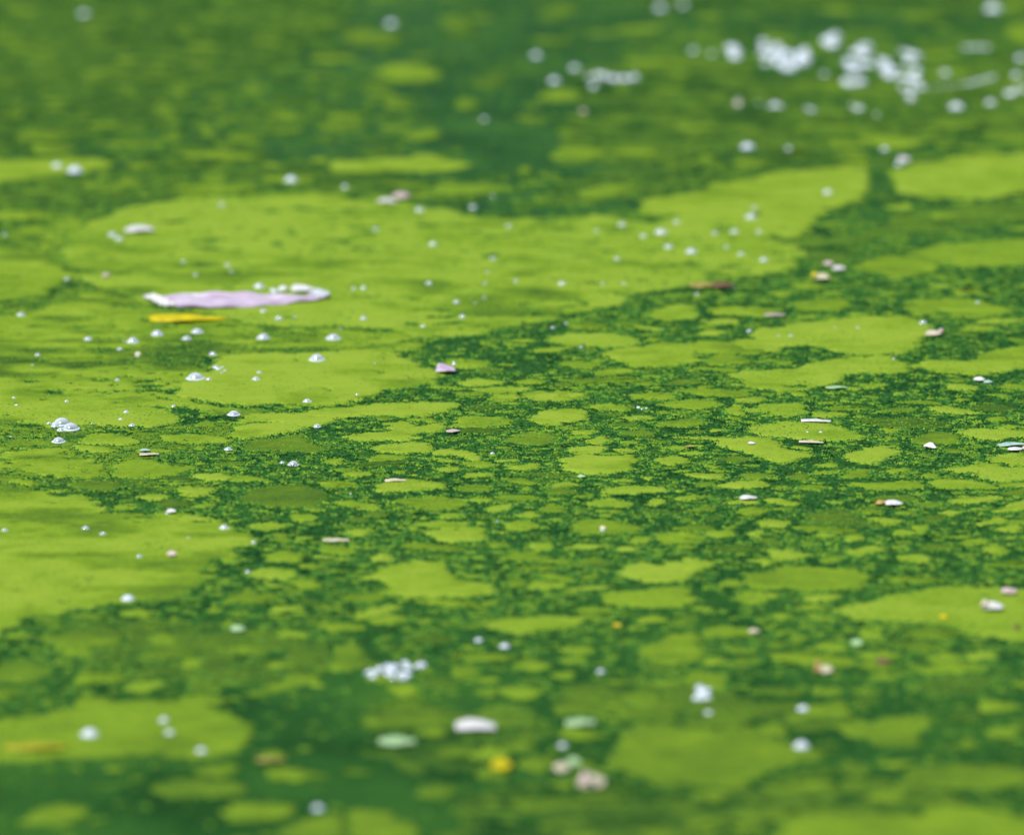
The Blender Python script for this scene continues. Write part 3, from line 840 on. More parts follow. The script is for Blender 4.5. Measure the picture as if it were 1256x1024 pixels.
def resolve(items):
    """items: (object, px, py, text without place) -> one label for each"""
    by = {}
    for it in items:
        by.setdefault((it[3] + ' ' + near(it[1], it[2])), []).append(it)
    for t, L in by.items():
        L.sort(key=lambda i: i[1])
        for k, it in enumerate(L):
            if len(L) == 1: lab = t
            elif k == len(L) - 1: lab = 'rightmost ' + t
            elif k == 0: lab = 'leftmost ' + t
            else: lab = ORD[min(k, 17)] + '-from-left ' + t
            it[0]['label'] = lab


def tone_word(t):
    return 'vivid yellow-green' if t > .95 else 'bright green' if t > .87 else 'soft green' if t > .77 else 'dull green' if t > .6 else 'dark olive' if t > .45 else 'deep green'


items = []
for i, (fr, tone, hd, s_) in enumerate(MATS):
    P0 = px_outline(fr, s_)
    ym = P0[:, 1].mean()
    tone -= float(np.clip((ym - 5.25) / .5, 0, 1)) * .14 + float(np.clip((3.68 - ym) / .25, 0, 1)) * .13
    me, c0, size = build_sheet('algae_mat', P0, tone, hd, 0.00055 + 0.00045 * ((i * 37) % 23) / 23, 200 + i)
    o = link_obj('algae_mat', me, cat='algae mat', group='algae mats floating on the pond')
    px, py = to_px(np.array(c0[0]), np.array(c0[1]))
    sw = 'huge' if size > .3 else 'large' if size > .12 else 'wide' if size > .06 else 'small'
    tex = ' torn' if hd > 4 else ''
    items.append((o, float(px), float(py), f'{sw} {tone_word(tone)}{tex} algae mat'))
resolve(items)
items = []
for i, (tone, hd, s_) in enumerate(FILMS):
    P0 = px_outline('p', s_)
    me, c0, size = build_sheet('algae_film', P0, float(tone), hd, 0.00022 + 0.00001 * i, 700 + i, mark=False, under=True)
    o = link_obj('algae_film', me, cat='algae film', group='thin olive films under the surface')
    px, py = to_px(np.array(c0[0]), np.array(c0[1]))
    items.append((o, float(px), float(py), 'thin torn olive algae film'))
resolve(items)

# ------------------------------------------------------------------ rafts, flecks and granules
# where open water shows: centre, radii, share of rafts that still float there
OPEN = [
 (590, 70, 190, 110, .14), (520, 190, 260, 40, .25), (640, 250, 150, 20, .15), (1030, 275, 70, 30, .35), (600, 425, 100, 22, .30),
 (150, 618, 70, 14, .35), (180, 985, 320, 55, .12), (410, 900, 130, 100, .22), (620, 830, 160, 60, .30), (900, 90, 90, 30, .3),
 (1100, 900, 220, 60, .45), (480, 1000, 220, 40, .2), (1000, 20, 300, 30, .2), (200, 100, 260, 90, 1.0), (960, 990, 200, 20, .4),
 (900, 860, 110, 40, .35), (310, 790, 200, 40, .5), (740, 175, 200, 40, .5), (900, 395, 160, 22, .55), (1150, 215, 200, 60, .8),
]


def openness(x, y):
    px, py = to_px(x, y)
    d = np.ones_like(px)
    for cx, cy, rx, ry, m_ in OPEN:
        e = ((px - cx) / rx) ** 2 + ((py - cy) / ry) ** 2
        d *= 1 - (1 - m_) * np.clip(1.5 - e, 0, 1)
    n = fbm(x, y, 0.12, 3, 31)
    return d * np.clip(0.95 + 0.55 * n, .12, 1.2)


YMIN, YMAX = 2.95, 6.6
def candidates(n):
    y = np.sqrt(RNG.uniform(YMIN ** 2, YMAX ** 2, n))
    x = RNG.uniform(-1, 1, n) * (y * HALF * 1.28 + 0.02)
    k = RNG.random(n) < openness(x, y)
    return x[k], y[k]


def free(P):
    ix = ((P[:, 0] - GX0) / RES).astype(int); iy = ((P[:, 1] - GY0) / RES).astype(int)
    if ix.min() < 1 or iy.min() < 1 or ix.max() >= GNX - 1 or iy.max() >= GNY - 1: return False
    return not OCC[iy, ix].any()


placed = []
for R, tries in ((.024, 260), (.018, 700), (.013, 1500), (.0095, 2600), (.007, 3600), (.005, 6500), (.0036, 15000), (.0026, 30000)):
    X, Y = candidates(tries)
    for x, y in zip(X, Y):
        ix = int((x - GX0) / RES); iy = int((y - GY0) / RES)
        if OCC[iy, ix]: continue
        r = R * RNG.uniform(.82, 1.25)
        n = 36 if r > .010 else 18 if r > .0045 else 9
        P = shard(x, y, r, n, .9 + 1.9 * RNG.random() ** 1.6, RNG.normal(0, .35), .055 if n > 20 else .09)
        if not free(P) or not free((P + [x, y]) / 2): continue
        if r > .004:
            fill_poly((P - [x, y]) * 1.04 + [x, y], 1)
        else:
            q = max(1, int(r / RES))
            OCC[iy - q:iy + q + 1, ix - q:ix + q + 1] = 1
        placed.append((r, x, y, P))

# the three hundred that show largest are rafts of their own
def shown(p):
    px, py = to_px(np.array(p[1]), np.array(p[2]))
    vis = (-10 < px < PW + 10) and (-5 < py < PH + 5)
    return p[0] / p[2] ** 1.5 * (1 if vis else 0)


placed.sort(key=shown, reverse=True)
ind, rest = placed[:300], placed[300:]
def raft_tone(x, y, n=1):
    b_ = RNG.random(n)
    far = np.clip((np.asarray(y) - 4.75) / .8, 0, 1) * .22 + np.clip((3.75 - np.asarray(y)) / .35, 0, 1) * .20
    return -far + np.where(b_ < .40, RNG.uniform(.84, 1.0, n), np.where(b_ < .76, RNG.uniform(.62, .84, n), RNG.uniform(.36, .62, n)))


ZONES = [('far back behind the great mat', lambda px, py: py < 240),
         ('behind the oval mats on the right', lambda px, py: py < 400 and px > 760),
         ('among the bubbles on the left', lambda px, py: py < 520 and px < 420),
         ('in the dark gap behind the middle', lambda px, py: py < 500),
         ('crowded in the left middle', lambda px, py: py < 720 and px < 420),
         ('crowded in the sharp centre', lambda px, py: py < 720 and px < 840),
         ('crowded in the right middle', lambda px, py: py < 720),
         ('in the blurred left front', lambda px, py: px < 420),
         ('in the blurred centre front', lambda px, py: px < 840),
         ('in the blurred right front', lambda px, py: True)]
items = []
for r, x, y, P in ind:
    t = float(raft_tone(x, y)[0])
    # finer edge than the packing outline
    Q = smooth_closed(P, 0.0009); Q = roughen(Q, .42 * min(1, r / .016), int(x * 900) % 97); Q += RNG.normal(0, .00022, Q.shape)
    n = len(Q); c_ = Q.mean(0)
    h = .0005 + .0004 * RNG.random()
    ring1 = c_ + (Q - c_) * (1 - min(.3, .0012 / r))
    V = np.concatenate([np.column_stack([Q, np.full(n, -.0003)]), np.column_stack([Q, np.full(n, h * .6)]),
                        np.column_stack([ring1, h + RNG.normal(0, .00006, n)]), [[c_[0], c_[1], h * 1.1]]])
    V[:, :2] -= (x, y)
    i0 = np.arange(n); i1 = (i0 + 1) % n
    F = [np.stack([i0, i1, i1 + n], 1), np.stack([i0, i1 + n, i0 + n], 1),
         np.stack([i0 + n, i1 + n, i1 + 2 * n], 1), np.stack([i0 + n, i1 + 2 * n, i0 + 2 * n], 1),
         np.stack([i0 + 2 * n, i1 + 2 * n, np.full(n, 3 * n)], 1)]
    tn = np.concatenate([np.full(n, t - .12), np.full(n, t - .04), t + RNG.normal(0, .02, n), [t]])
    me = mesh_np('algae_raft', V, np.concatenate(F), M['algae'], tn)
    px, py = to_px(np.array(x), np.array(y))
    z = next(z_ for z_, f_ in ZONES if f_(px, py))
    o = link_obj('algae_raft', me, cat='algae raft', group=f'algae rafts {z}')
    items.append((o, float(px), float(py), f'{"broad" if r > .016 else "little"} {tone_word(t)} algae raft'))
    o.location = (x, y, 0)


resolve(items)


def batch(name, parts, mat, label, cat, h_range, cone=True):
    """parts: list of (n, array K x n x 2 outlines, centres K x 2, tones K)"""
    Vs, Fs, Ts, o = [], [], [], 0
    for n, P, C, T in parts:
        K = len(P)
        if not K: continue
        h = RNG.uniform(*h_range, K)
        i0 = np.arange(n); i1 = (i0 + 1) % n
        if cone:
            V = np.zeros((K, n + 1, 3)); V[:, :n, :2] = P; V[:, :n, 2] = 0.00002
            V[:, n, :2] = C; V[:, n, 2] = h
            f_ = np.stack([i0, i1, np.full(n, n)], 1); m_ = n + 1
            t = np.repeat(T[:, None], m_, 1)
        else:
            V = np.zeros((K, 2 * n + 1, 3)); V[:, :n, :2] = P; V[:, :n, 2] = -.0002
            V[:, n:2 * n, :2] = C[:, None] + (P - C[:, None]) * .86; V[:, n:2 * n, 2] = h[:, None]
            V[:, 2 * n, :2] = C; V[:, 2 * n, 2] = h * 1.1
            f_ = np.concatenate([np.stack([i0, i1, i1 + n], 1), np.stack([i0, i1 + n, i0 + n], 1), np.stack([i0 + n, i1 + n, np.full(n, 2 * n)], 1)])
            m_ = 2 * n + 1
            t = np.repeat(T[:, None], m_, 1)
        Vs.append(V.reshape(-1, 3)); Fs.append((f_[None] + (np.arange(K) * m_)[:, None, None] + o).reshape(-1, 3)); Ts.append(t.ravel())
        o += K * m_
    me = mesh_np(name, np.concatenate(Vs), np.concatenate(Fs), mat, np.concatenate(Ts))
    return link_obj(name, me, label=label, cat=cat, kind='stuff')


parts = []
for n in (36, 18, 9):
    L = [p for p in rest if len(p[3]) == n]
    if L:
        X = np.array([p[1] for p in L]); Y = np.array([p[2] for p in L])
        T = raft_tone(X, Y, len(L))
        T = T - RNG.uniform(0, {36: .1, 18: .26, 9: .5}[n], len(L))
        parts.append((n, np.array([p[3] for p in L]), np.stack([X, Y], 1), T))
batch('algae_flecks', parts, M['algae'], 'countless tiny green algae flecks filling the water between rafts', 'algae flecks', (.0003, .0008), cone=False)


def star_many(X, Y, R, n):
    K = len(X)
    th = np.arange(n) / n * 2 * np.pi + RNG.uniform(0, 6, (K, 1))
    r = R[:, None] * RNG.uniform(.55, 1.35, (K, n))
    a = RNG.uniform(1, 1.7, (K, 1))
    return np.stack([X[:, None] + r * np.cos(th) * a, Y[:, None] + r * np.sin(th) / a], 2)


def scatter(n, near_y=None):
    y = np.sqrt(RNG.uniform(YMIN ** 2, YMAX ** 2, n)) if near_y is None else np.sqrt(RNG.uniform(near_y[0] ** 2, near_y[1] ** 2, n))
    x = RNG.uniform(-1, 1, n) * (y * HALF * 1.28 + 0.02)
    ix = ((x - GX0) / RES).astype(int); iy = ((y - GY0) / RES).astype(int)
    return x, y, OCC[iy, ix] > 0


x1, y1, o1 = scatter(110000)
x2, y2, o2 = scatter(230000, (3.55, 4.95))
X = np.concatenate([x1[~o1], x2[~o2]]); Y = np.concatenate([y1[~o1], y2[~o2]])
k = RNG.random(len(X)) < np.clip(.55 + .45 * openness(X, Y), 0, 1) * .98
X, Y = X[k], Y[k]
R = .0004 + .0017 * RNG.random(len(X)) ** 3
T = np.clip(.30 + .16 * fbm(X, Y, .04, 3, 9) + RNG.normal(0, .27, len(X)), 0, .93)
T[RNG.random(len(X)) < .02] = 1.0
batch('algae_granules', [(5, star_many(X, Y, R, 5), np.stack([X, Y], 1), T)], M['crumb'],
      'fine dark green algae granules peppering the open water', 'algae granules', (.0002, .0010))
# frayed fringes: granules drift across every edge of the film, bright ones outwards, dark ones inwards
occ = OCC > 0
ed = (occ[1:-1, 1:-1] != occ[1:-1, 2:]) | (occ[1:-1, 1:-1] != occ[2:, 1:-1])
ey, ex = np.nonzero(ed)
ye = GY0 + (ey + 1.5) * RES; xe = GX0 + (ex + 1.5) * RES
k = (np.abs(xe) < ye * HALF * 1.28 + .02) & (ye > YMIN) & (ye < YMAX)
xe, ye = xe[k], ye[k]
w_ = np.where((ye > 3.5) & (ye < 5.1), 1.0, .35)
k = RNG.random(len(xe)) < w_ * min(1.0, 200000 / w_.sum())
xe, ye = xe[k] + RNG.normal(0, .0012, k.sum()), ye[k] + RNG.normal(0, .0014, k.sum())
Re = .00035 + .0012 * RNG.random(len(xe)) ** 2.5
batch('algae_fringe', [(5, star_many(xe, ye, Re, 5), np.stack([xe, ye], 1), np.clip(RNG.normal(.52, .26, len(xe)), 0, .9))], M['crumb'],
      'frayed fringe of granules along the edges of mats and rafts', 'algae fringe', (.0009, .0015))
xg, yg, og = scatter(150000, (3.4, 5.3))
xg, yg = xg[og], yg[og]
Rg = .0005 + .0010 * RNG.random(len(xg)) ** 2
batch('algae_grain', [(5, star_many(xg, yg, Rg, 5), np.stack([xg, yg], 1), np.clip(RNG.normal(.79, .12, len(xg)), .45, .9))], M['crumb'],
      'fine grainy texture of granules over the bright mats', 'algae grain', (.0010, .0013))
# dark specks lying on the mats
xs, ys, os_ = scatter(60000)
k = os_ & (fbm(xs, ys, .06, 3, 55) + RNG.normal(0, .25, len(xs)) > .35)
xs, ys = xs[k], ys[k]
Rs = .0004 + .0010 * RNG.random(len(xs)) ** 3
me_parts = [(5, star_many(xs, ys, Rs, 5), np.stack([xs, ys], 1), RNG.uniform(.15, .6, len(xs)))]
o = batch('algae_specks', me_parts, M['crumb'], 'dark green specks sprinkled over the bright algae mats', 'algae specks', (.0013, .0018))


# ------------------------------------------------------------------ bubbles
def dome_mesh(name, seg=14, rings=5, squash=.82):
    V, F = [], []
    for j in range(rings):
        a = j / rings * math.pi / 2
        for i in range(seg):
            th = i / seg * 2 * math.pi
            V.append((math.cos(a) * math.cos(th), math.cos(a) * math.sin(th), math.sin(a) * squash))
    V.append((0, 0, squash)); top = len(V) - 1
    for j in range(rings - 1):
        for i in range(seg):
            a, b_ = j * seg + i, j * seg + (i + 1) % seg
            F += [(a, b_, b_ + seg), (a, b_ + seg, a + seg)]
    for i in range(seg):
        F.append(((rings - 1) * seg + i, (rings - 1) * seg + (i + 1) % seg, top))
    return V, F


def ring_mesh(seg=18, r0=1.0, tube=.16, k=5):
    V, F = [], []
    for i in range(seg):
        th = i / seg * 2 * math.pi
        for j in range(k):
            p = j / k * 2 * math.pi
            r = r0 + tube * 1.7 * math.cos(p)
            V.append((r * math.cos(th), r * math.sin(th), .05 + tube * math.sin(p)))
    for i in range(seg):
        for j in range(k):
            a, b_ = i * k + j, i * k + (j + 1) % k
            c_, d_ = ((i + 1) % seg) * k + j, ((i + 1) % seg) * k + (j + 1) % k
            F += [(a, c_, d_), (a, d_, b_)]
    return V, F


dv, df_ = dome_mesh('dome')
DOME = {k: mesh_np('bubble_dome', dv, df_, M[k], smooth=True) for k in ('bubble', 'foam')}
rv, rf = ring_mesh()
RIM = mesh_np('bubble_rim', rv, rf, M['rim'], smooth=True)


def lift(x, y):
    ix = int((x - GX0) / RES); iy = int((y - GY0) / RES)
    if 0 <= ix < GNX and 0 <= iy < GNY and OCC[iy, ix]: return .0006
    return 0.0


def put_bubble(px, py, wpx, kind='bubble', name='bubble', cat='bubble', group='clear bubbles on the algae'):
    x, y = at(px, py + wpx * .25)
    d = math.hypot(y, CAM_H)
    R = wpx / PW * 2 * HALF * d / 2 / 1.12
    e = bpy.data.objects.new(name, None)
    S.collection.objects.link(e)
    e.location = (x, y, lift(x, y)); e.scale = (R, R, R * random.uniform(.85, 1.1)); e.rotation_euler = (0, 0, random.uniform(0, 6))
    e.empty_display_size = .002
    e['category'] = cat; e['group'] = group
    link_obj('dome', DOME[kind], e)
    link_obj('rim', RIM, e)
    return e


BUB = '''680,97,9 658,67,8 705,82,8 851,61,7 873,66,5 1011,90,6 1159,88,8 1173,128,12 1215,125,8 1247,91,8 1252,70,8 1218,8,13 1240,115,6
103,16,8 480,27,9 810,8,9 838,5,7 594,145,5 951,128,8 1053,132,8 905,128,5 995,134,6 917,178,11 1015,235,7 967,182,5 1085,182,6 1110,196,8 1102,200,6
70,202,8 92,207,12 357,219,10 272,251,6 423,229,5 515,257,9 580,253,8 461,281,6 531,299,8 138,287,9 146,292,9 6,287,6 82,342,6 225,321,5 279,325,6 284,333,4 240,337,5 318,350,12
605,317,6 598,334,4 595,348,4 633,345,5 526,347,7 689,347,8 560,370,7 594,365,4 583,372,3 567,388,7 446,353,6 434,354,5 446,390,7 519,400,5 678,401,5 694,397,4
624,277,6 732,283,5 763,275,8 789,289,7 811,283,13 830,272,7 820,302,9 757,317,6 739,348,4 765,348,4 848,307,12 909,311,7 937,318,9 877,286,6 901,283,9 931,284,6 921,265,12 925,255,6 891,303,5 855,360,6 898,351,8
919,405,6 1024,402,3 1052,402,4 1199,371,5 970,412,5 1132,395,8 1097,440,4
26,385,9 108,415,9 163,417,13 152,418,4 193,408,13 242,405,13 229,414,10 147,428,6 169,436,6 46,435,6 40,448,3 261,433,9 265,450,8 240,460,20 256,465,8 318,457,6 314,464,9 323,412,14 409,412,16 389,438,17 323,381,7 342,390,8
362,388,4 377,491,10 144,466,5 82,492,5 17,488,4 20,497,4 213,498,5 287,506,14 389,521,9 162,521,7 148,514,5 155,505,6 113,520,3 60,519,5 72,538,15 13,535,4 438,484,5 280,550,9 360,567,13 346,566,6 275,646,11
126,654,7 105,647,8 6,650,7 311,665,6 171,682,6 231,660,4 304,700,7 157,732,13 713,425,5 739,650,6 604,556,5 1007,530,4 990,530,3
587,783,8 619,790,10 869,872,8 983,912,15 985,866,12 110,897,17 201,882,9 208,897,9 247,919,10 737,822,8 390,988,11 690,912,9 604,240,4 955,412,3 418,404,3 460,446,4 205,630,5 430,605,3 610,640,3'''
items = []
for w in BUB.split():
    a, b_, c_ = map(float, w.split(','))
    far = b_ < 240
    e = put_bubble(a, b_, c_ * (1.45 if far else 1.2 if b_ > 720 else 1.1), 'foam' if (far or b_ > 720) else 'bubble')
    items.append((e, a, b_, ('large' if c_ > 11 else 'small' if c_ > 5 else 'tiny') + (' whitish' if far or b_ > 720 else ' clear') + ' bubble'))
resolve(items)


def foam_clump(name, label, spots, group='white foam clumps', clear=.3):
    """touching bubbles that drift as one clump: every bubble is a part"""
    x0, y0 = at(*spots[0][:2])
    e = bpy.data.objects.new(name, None)
    S.collection.objects.link(e); e.location = (x0, y0, .0003)
    e['category'] = 'foam'; e['label'] = label; e['group'] = group
    for a, b_, wp in spots:
        x, y = at(a, b_ + wp * .2)
        d = math.hypot(y, CAM_H)
        R = wp * 1.28 / PW * 2 * HALF * d / 2
        o = link_obj('bubble', DOME['bubble' if random.random() < clear else 'foam'], e)
        o.location = (x - x0, y - y0, 0); o.scale = (R, R, R); o.rotation_euler = (0, 0, random.uniform(0, 6))
        if clear == 1: link_obj('rim', RIM, o)
    return e


def jit(cx, cy, rx, ry, n, w0, w1):
    out = []
    for _ in range(n):
        a = random.uniform(0, 6.283); r = math.sqrt(random.random())
        out.append((cx + rx * r * math.cos(a), cy + ry * r * math.sin(a), random.uniform(w0, w1)))
    return out


foam_clump('foam_clump', 'bright white foam patch far back, widest of the foam', jit(952, 62, 18, 11, 12, 7, 12) + jit(972, 77, 34, 7, 18, 7, 12) + jit(986, 62, 8, 9, 5, 8, 12) + jit(936, 56, 8, 5, 3, 7, 9))
foam_clump('foam_clump', 'round foam blob between the two widest foam patches', jit(1021, 51, 9, 8, 9, 8, 13))
foam_clump('foam_clump', 'tall foam cluster right of the round foam blob', jit(1057, 62, 9, 8, 9, 7, 12) + jit(1050, 79, 12, 9, 10, 8, 11) + jit(1047, 100, 12, 5, 7, 7, 10) + jit(1072, 77, 8, 5, 3, 7, 10) + jit(1090, 84, 11, 9, 9, 8, 12) + jit(1101, 95, 8, 4, 3, 7, 9))
foam_clump('foam_clump', 'foam cluster at the right end of the foam band', jit(1114, 70, 12, 9, 8, 7, 11) + jit(1122, 93, 8, 8, 5, 7, 10) + jit(1118, 108, 12, 5, 5, 6, 9) + jit(1118, 120, 5, 4, 2, 7, 9))
foam_clump('foam_clump', 'foam pair left of the widest foam patch', jit(901, 62, 8, 9, 8, 8, 12))
foam_clump('foam_clump', 'short straight row of foam bubbles on dark water', [(724, 95, 8), (728, 106, 8), (733, 92, 8), (740, 93, 9), (746, 97, 7), (752, 96, 9), (759, 98, 8), (765, 96, 8), (771, 98, 8), (778, 95, 9)])
foam_clump('foam_clump', 'thin grey foam streak at upper right', [(1185 + 4.2 * i, 104 - 1.1 * i, 4.5) for i in range(9)] + [(1130 + 7 * i, 110 - .8 * i, 3) for i in range(8)])
foam_clump('foam_clump', 'pale foam smear near the top right corner', [(1183 + 3.6 * i, 58.5 + .4 * math.sin(i), 4.2) for i in range(9)])
foam_clump('foam_clump', 'faint foam scrap at the right edge', [(1236 + 5 * i, 115 - 1.3 * i, 7) for i in range(5)])
foam_clump('foam_clump', 'faint dotted foam line in front of the foam band', [(905, 122, 3), (930, 127, 3), (944, 131, 4), (958, 131, 4), (990, 133, 4), (1000, 136, 3), (1045, 130, 4), (1056, 133, 5), (1075, 141, 4)])
foam_clump('foam_clump', 'foam clump in front with a raised cluster at its left', jit(476, 820, 11, 7, 9, 7, 11) + jit(458, 826, 9, 4, 5, 6, 9) + jit(490, 828, 14, 5, 8, 6, 9) + jit(504, 817, 12, 6, 6, 5, 8) + jit(519, 817, 7, 4, 4, 5, 8))
foam_clump('foam_clump', 'fuzzy round foam ball right of centre in front', jit(861, 850, 9, 8, 12, 7, 11))
foam_clump('foam_clump', 'clear double bubble with a white rim near the left edge', [(76, 518, 16), (87, 524, 15), (68, 522, 8), (75, 527, 7)], clear=1)
foam_clump('foam_clump', 'little froth of clear bubbles on dark algae', [(268, 453, 5), (273, 451, 4), (276, 455, 4), (272, 458, 3)], clear=1)
foam_clump('foam_clump', 'tiny glinting droplets on dark water behind centre', [(783, 500, 4), (788, 502, 3), (793, 501, 3), (780, 514, 3)])
foam_clump('foam_clump', 'foam beside the long lilac petal tip', [(338, 358, 9), (334, 356, 5)])


# ------------------------------------------------------------------ petals and leaves
def petal_mesh(name, L, Wd, mat, thick=.0004, curl=.15, arch=.1, tip0=.15, tip1=.1, nu=22, nv=7, seed=0, belly=.5):
    """a closed thin sheet: length L along x, width Wd along y"""
    rs = np.random.default_rng(seed + 5)
    ph = rs.uniform(0, 6, 4)
    top = []
    for i in range(nu + 1):
        u = i / nu
        w = (math.sin(math.pi * u ** (math.log(.5) / math.log(belly)))) ** .7
        w = max(w, tip0 * (1 - u) * .9 + tip1 * u * .9) if 0 < i < nu else max(.02, (tip0 if i == 0 else tip1) * .8)
        w *= 1 + .07 * math.sin(9 * u + ph[0]) + .04 * math.sin(23 * u + ph[1])
        for j in range(nv + 1):
            v_ = j / nv * 2 - 1
            x = (u - .5) * L + .02 * L * math.sin(v_ * 3 + ph[2])
            y = v_ * w * Wd / 2
            z = curl * Wd * (v_ ** 2) * (.5 + .5 * math.sin(4 * u + ph[3])) * w + arch * Wd * math.sin(math.pi * u) + .04 * Wd * math.sin(8 * v_ + 5 * u)
            top.append((x, y, z + thick + .0008))
    n = (nu + 1) * (nv + 1)
    V = top + [(x, y, z - thick) for x, y, z in top]
    F = []
    m_ = nv + 1
    for i in range(nu):
        for j in range(nv):
            a = i * m_ + j
            F += [(a, a + m_, a + m_ + 1), (a, a + m_ + 1, a + 1)]
            b_ = a + n
            F += [(b_, b_ + m_ + 1, b_ + m_), (b_, b_ + 1, b_ + m_ + 1)]
    rim_ = [j for j in range(m_)] + [i * m_ + nv for i in range(1, nu + 1)] + [nu * m_ + j for j in range(nv - 1, -1, -1)] + [i * m_ for i in range(nu - 1, 0, -1)]
    for a, b_ in zip(rim_, rim_[1:] + rim_[:1]):
        F += [(a, b_, b_ + n), (a, b_ + n, a + n)]
    return mesh_np(name, V, F, mat, smooth=True)


def px_size(px, py, w):
    x, y = at(px, py)
    return w / PW * 2 * HALF * math.hypot(y, CAM_H)


def petal(name, cat, label, px, py, wpx, hpx, mat, rot=0, curl=.15, arch=.12, extra=None, **kw):
    arch *= .2; curl *= .45
    x, y = at(px, py + hpx * .2)
    L = px_size(px, py, wpx)
    hw = px_size(px, py, hpx)
    sp = math.sin(math.atan2(CAM_H, y))
    Wd = hw * .8 / (sp + .35 * (curl + arch))
    tilt = 0.0
    if Wd > .7 * L:
        Wd = .7 * L
        tilt = min(.6, max(0.0, math.asin(min(.9, hw * .85 / Wd)) - math.asin(sp)))
    me = petal_mesh(name, L, Wd, M[mat], curl=curl, arch=arch, seed=int(px), **kw)
    if extra is None:
        o = link_obj(name, me, label=label, cat=cat)
    else:
        o = bpy.data.objects.new(name, None); S.collection.objects.link(o)
        o['label'] = label; o['category'] = cat
        link_obj('blade', me, o)
        for (pn, dx, w2, h2, m2, dz) in extra:
            c_ = link_obj(pn, petal_mesh(pn, px_size(px, py, w2), px_size(px, py, h2) / (sp + .3), M[m2], curl=.3, arch=.25, nu=10, nv=5, seed=int(px + dx)), o)
            c_.location = (px_size(px, py, dx), -.0005, dz)
    o.location = (x, y, lift(x, y) + Wd * .5 * math.sin(tilt)); o.rotation_euler = (tilt, 0, rot)
    return o


# the long lilac petal, with a white curled foot and a torn bluish tip
ox, oy = at(290, 372)
P_ = bpy.data.objects.new('long_petal', None); S.collection.objects.link(P_)
P_.location = (ox, oy, .001)
P_['label'] = 'long lilac petal lying flat on the algae, pointed at its right end'; P_['category'] = 'petal'


def sheet_strip(name, mat, stations, z0=.0012, thick=.0005, nv=8, seed=1):
    """stations: (px, py of back edge, py of front edge, lift of back edge)"""
    st = np.array(stations, float)
    nu = 46
    xs_ = np.linspace(st[0, 0], st[-1, 0], nu + 1)
    tb = np.interp(xs_, st[:, 0], st[:, 1]); tf = np.interp(xs_, st[:, 0], st[:, 2]); lf = np.interp(xs_, st[:, 0], st[:, 3])
    V = []
    for i in range(nu + 1):
        wob = .5 * math.sin(i * .9 + seed) + .35 * math.sin(i * 2.3 + seed * 2)
        for j in range(nv + 1):
            v_ = j / nv
            py = tf[i] + (tb[i] - tf[i]) * v_ + wob * (v_ if v_ > .5 else 1 - v_) * .6
            x, y = at(xs_[i], py)
            V.append((x - ox, y - oy, z0 + lf[i] * v_ + .0011 * math.sin(v_ * 11 + i * .16) + .0006 * math.sin(i * .7 + v_ * 3)))
    n = len(V)
    V = V + [(a, b_, c_ - thick) for a, b_, c_ in V]
    F = []; m_ = nv + 1
    for i in range(nu):
        for j in range(nv):
            a = i * m_ + j
            F += [(a, a + m_, a + m_ + 1), (a, a + m_ + 1, a + 1), (a + n, a + n + m_ + 1, a + n + m_), (a + n, a + n + 1, a + n + m_ + 1)]
    rim_ = list(range(m_)) + [i * m_ + nv for i in range(1, nu + 1)] + [nu * m_ + j for j in range(nv - 1, -1, -1)] + [i * m_ for i in range(nu - 1, 0, -1)]
    for a, b_ in zip(rim_, rim_[1:] + rim_[:1]):
        F += [(b_, a, a + n), (b_, a + n, b_ + n)]
    return link_obj(name, mesh_np(name, V, F, mat, smooth=True), P_)


sheet_strip('blade', M['lilac'], [(186, 366, 369, 0), (200, 364.5, 375, 0), (218, 363.5, 379.5, 0), (235, 363.2, 380.5, .0004), (260, 363.5, 380, .0004), (300, 363.5, 378.5, .0004), (330, 364, 376, .0004), (365, 364.5, 373, 0), (390, 365, 370, 0), (403, 366.5, 368, 0)], seed=2)
sheet_strip('foot', M['white'], [(176, 368, 370, .001), (186, 368, 373.5, .002), (200, 372.5, 377.5, .002), (214, 377.5, 380, .001)], z0=.0022, seed=5)['label'] = 'white curled foot'
sheet_strip('tip', M['icy'], [(378, 363, 367, 0), (388, 361.5, 367.5, .001), (400, 363, 367.5, .001), (404, 365, 366.5, 0)], z0=.0024, seed=8)['label'] = 'pale bluish tip'

petal('white_petal', 'petal', 'upright white scrap standing behind the long lilac petal', 347, 356, 12, 15, 'white', rot=.2, curl=.3, arch=1.2)
petal('white_petal', 'petal', 'flat white petal behind the right end of the long lilac petal', 372, 357, 29, 10, 'white', rot=-.05, arch=.25, belly=.35)
petal('yellow_leaf', 'leaf', 'flat yellow leaf just in front of the long lilac petal', 230, 391, 92, 12, 'yellow', arch=.05, curl=.06, belly=.4, rot=-.03)
petal('white_petal', 'petal', 'white oval petal at upper left behind the long lilac petal', 171, 284, 36, 9, 'white', arch=.25)
petal('lilac_petal', 'petal', 'small lilac petal tilted on the edge of a mat', 546, 456, 28, 13, 'lilac', rot=.5, curl=.5, arch=.4, extra=[('droplet', -5, 9, 3, 'white', .0), ('tip', 11, 6, 4, 'white', .004)])
petal('pink_petal', 'petal', 'blurred pink petal on the far edge of the great mat', 492, 243, 22, 9, 'pink', rot=.2, arch=.3)
petal('white_petal', 'petal', 'blurred white petal beside the pink petal', 475, 249, 24, 6, 'white', rot=-.35, arch=.15)
petal('leaf_scrap', 'leaf', 'brown leaf scrap on the right rim of the great mat', 886, 353, 28, 9, 'brown', rot=.1, arch=.3)
petal('leaf_scrap', 'leaf', 'faded tan leaf scrap touching the brown scrap', 862, 351, 32, 9, 'olivetan', rot=0, arch=.1)
petal('cream_petal', 'petal', 'cream petal on dark water right of the great mat', 1007, 343, 22, 9, 'cream', rot=-.25, arch=.35, extra=[('base', -8, 7, 6, 'yellow', .001)])
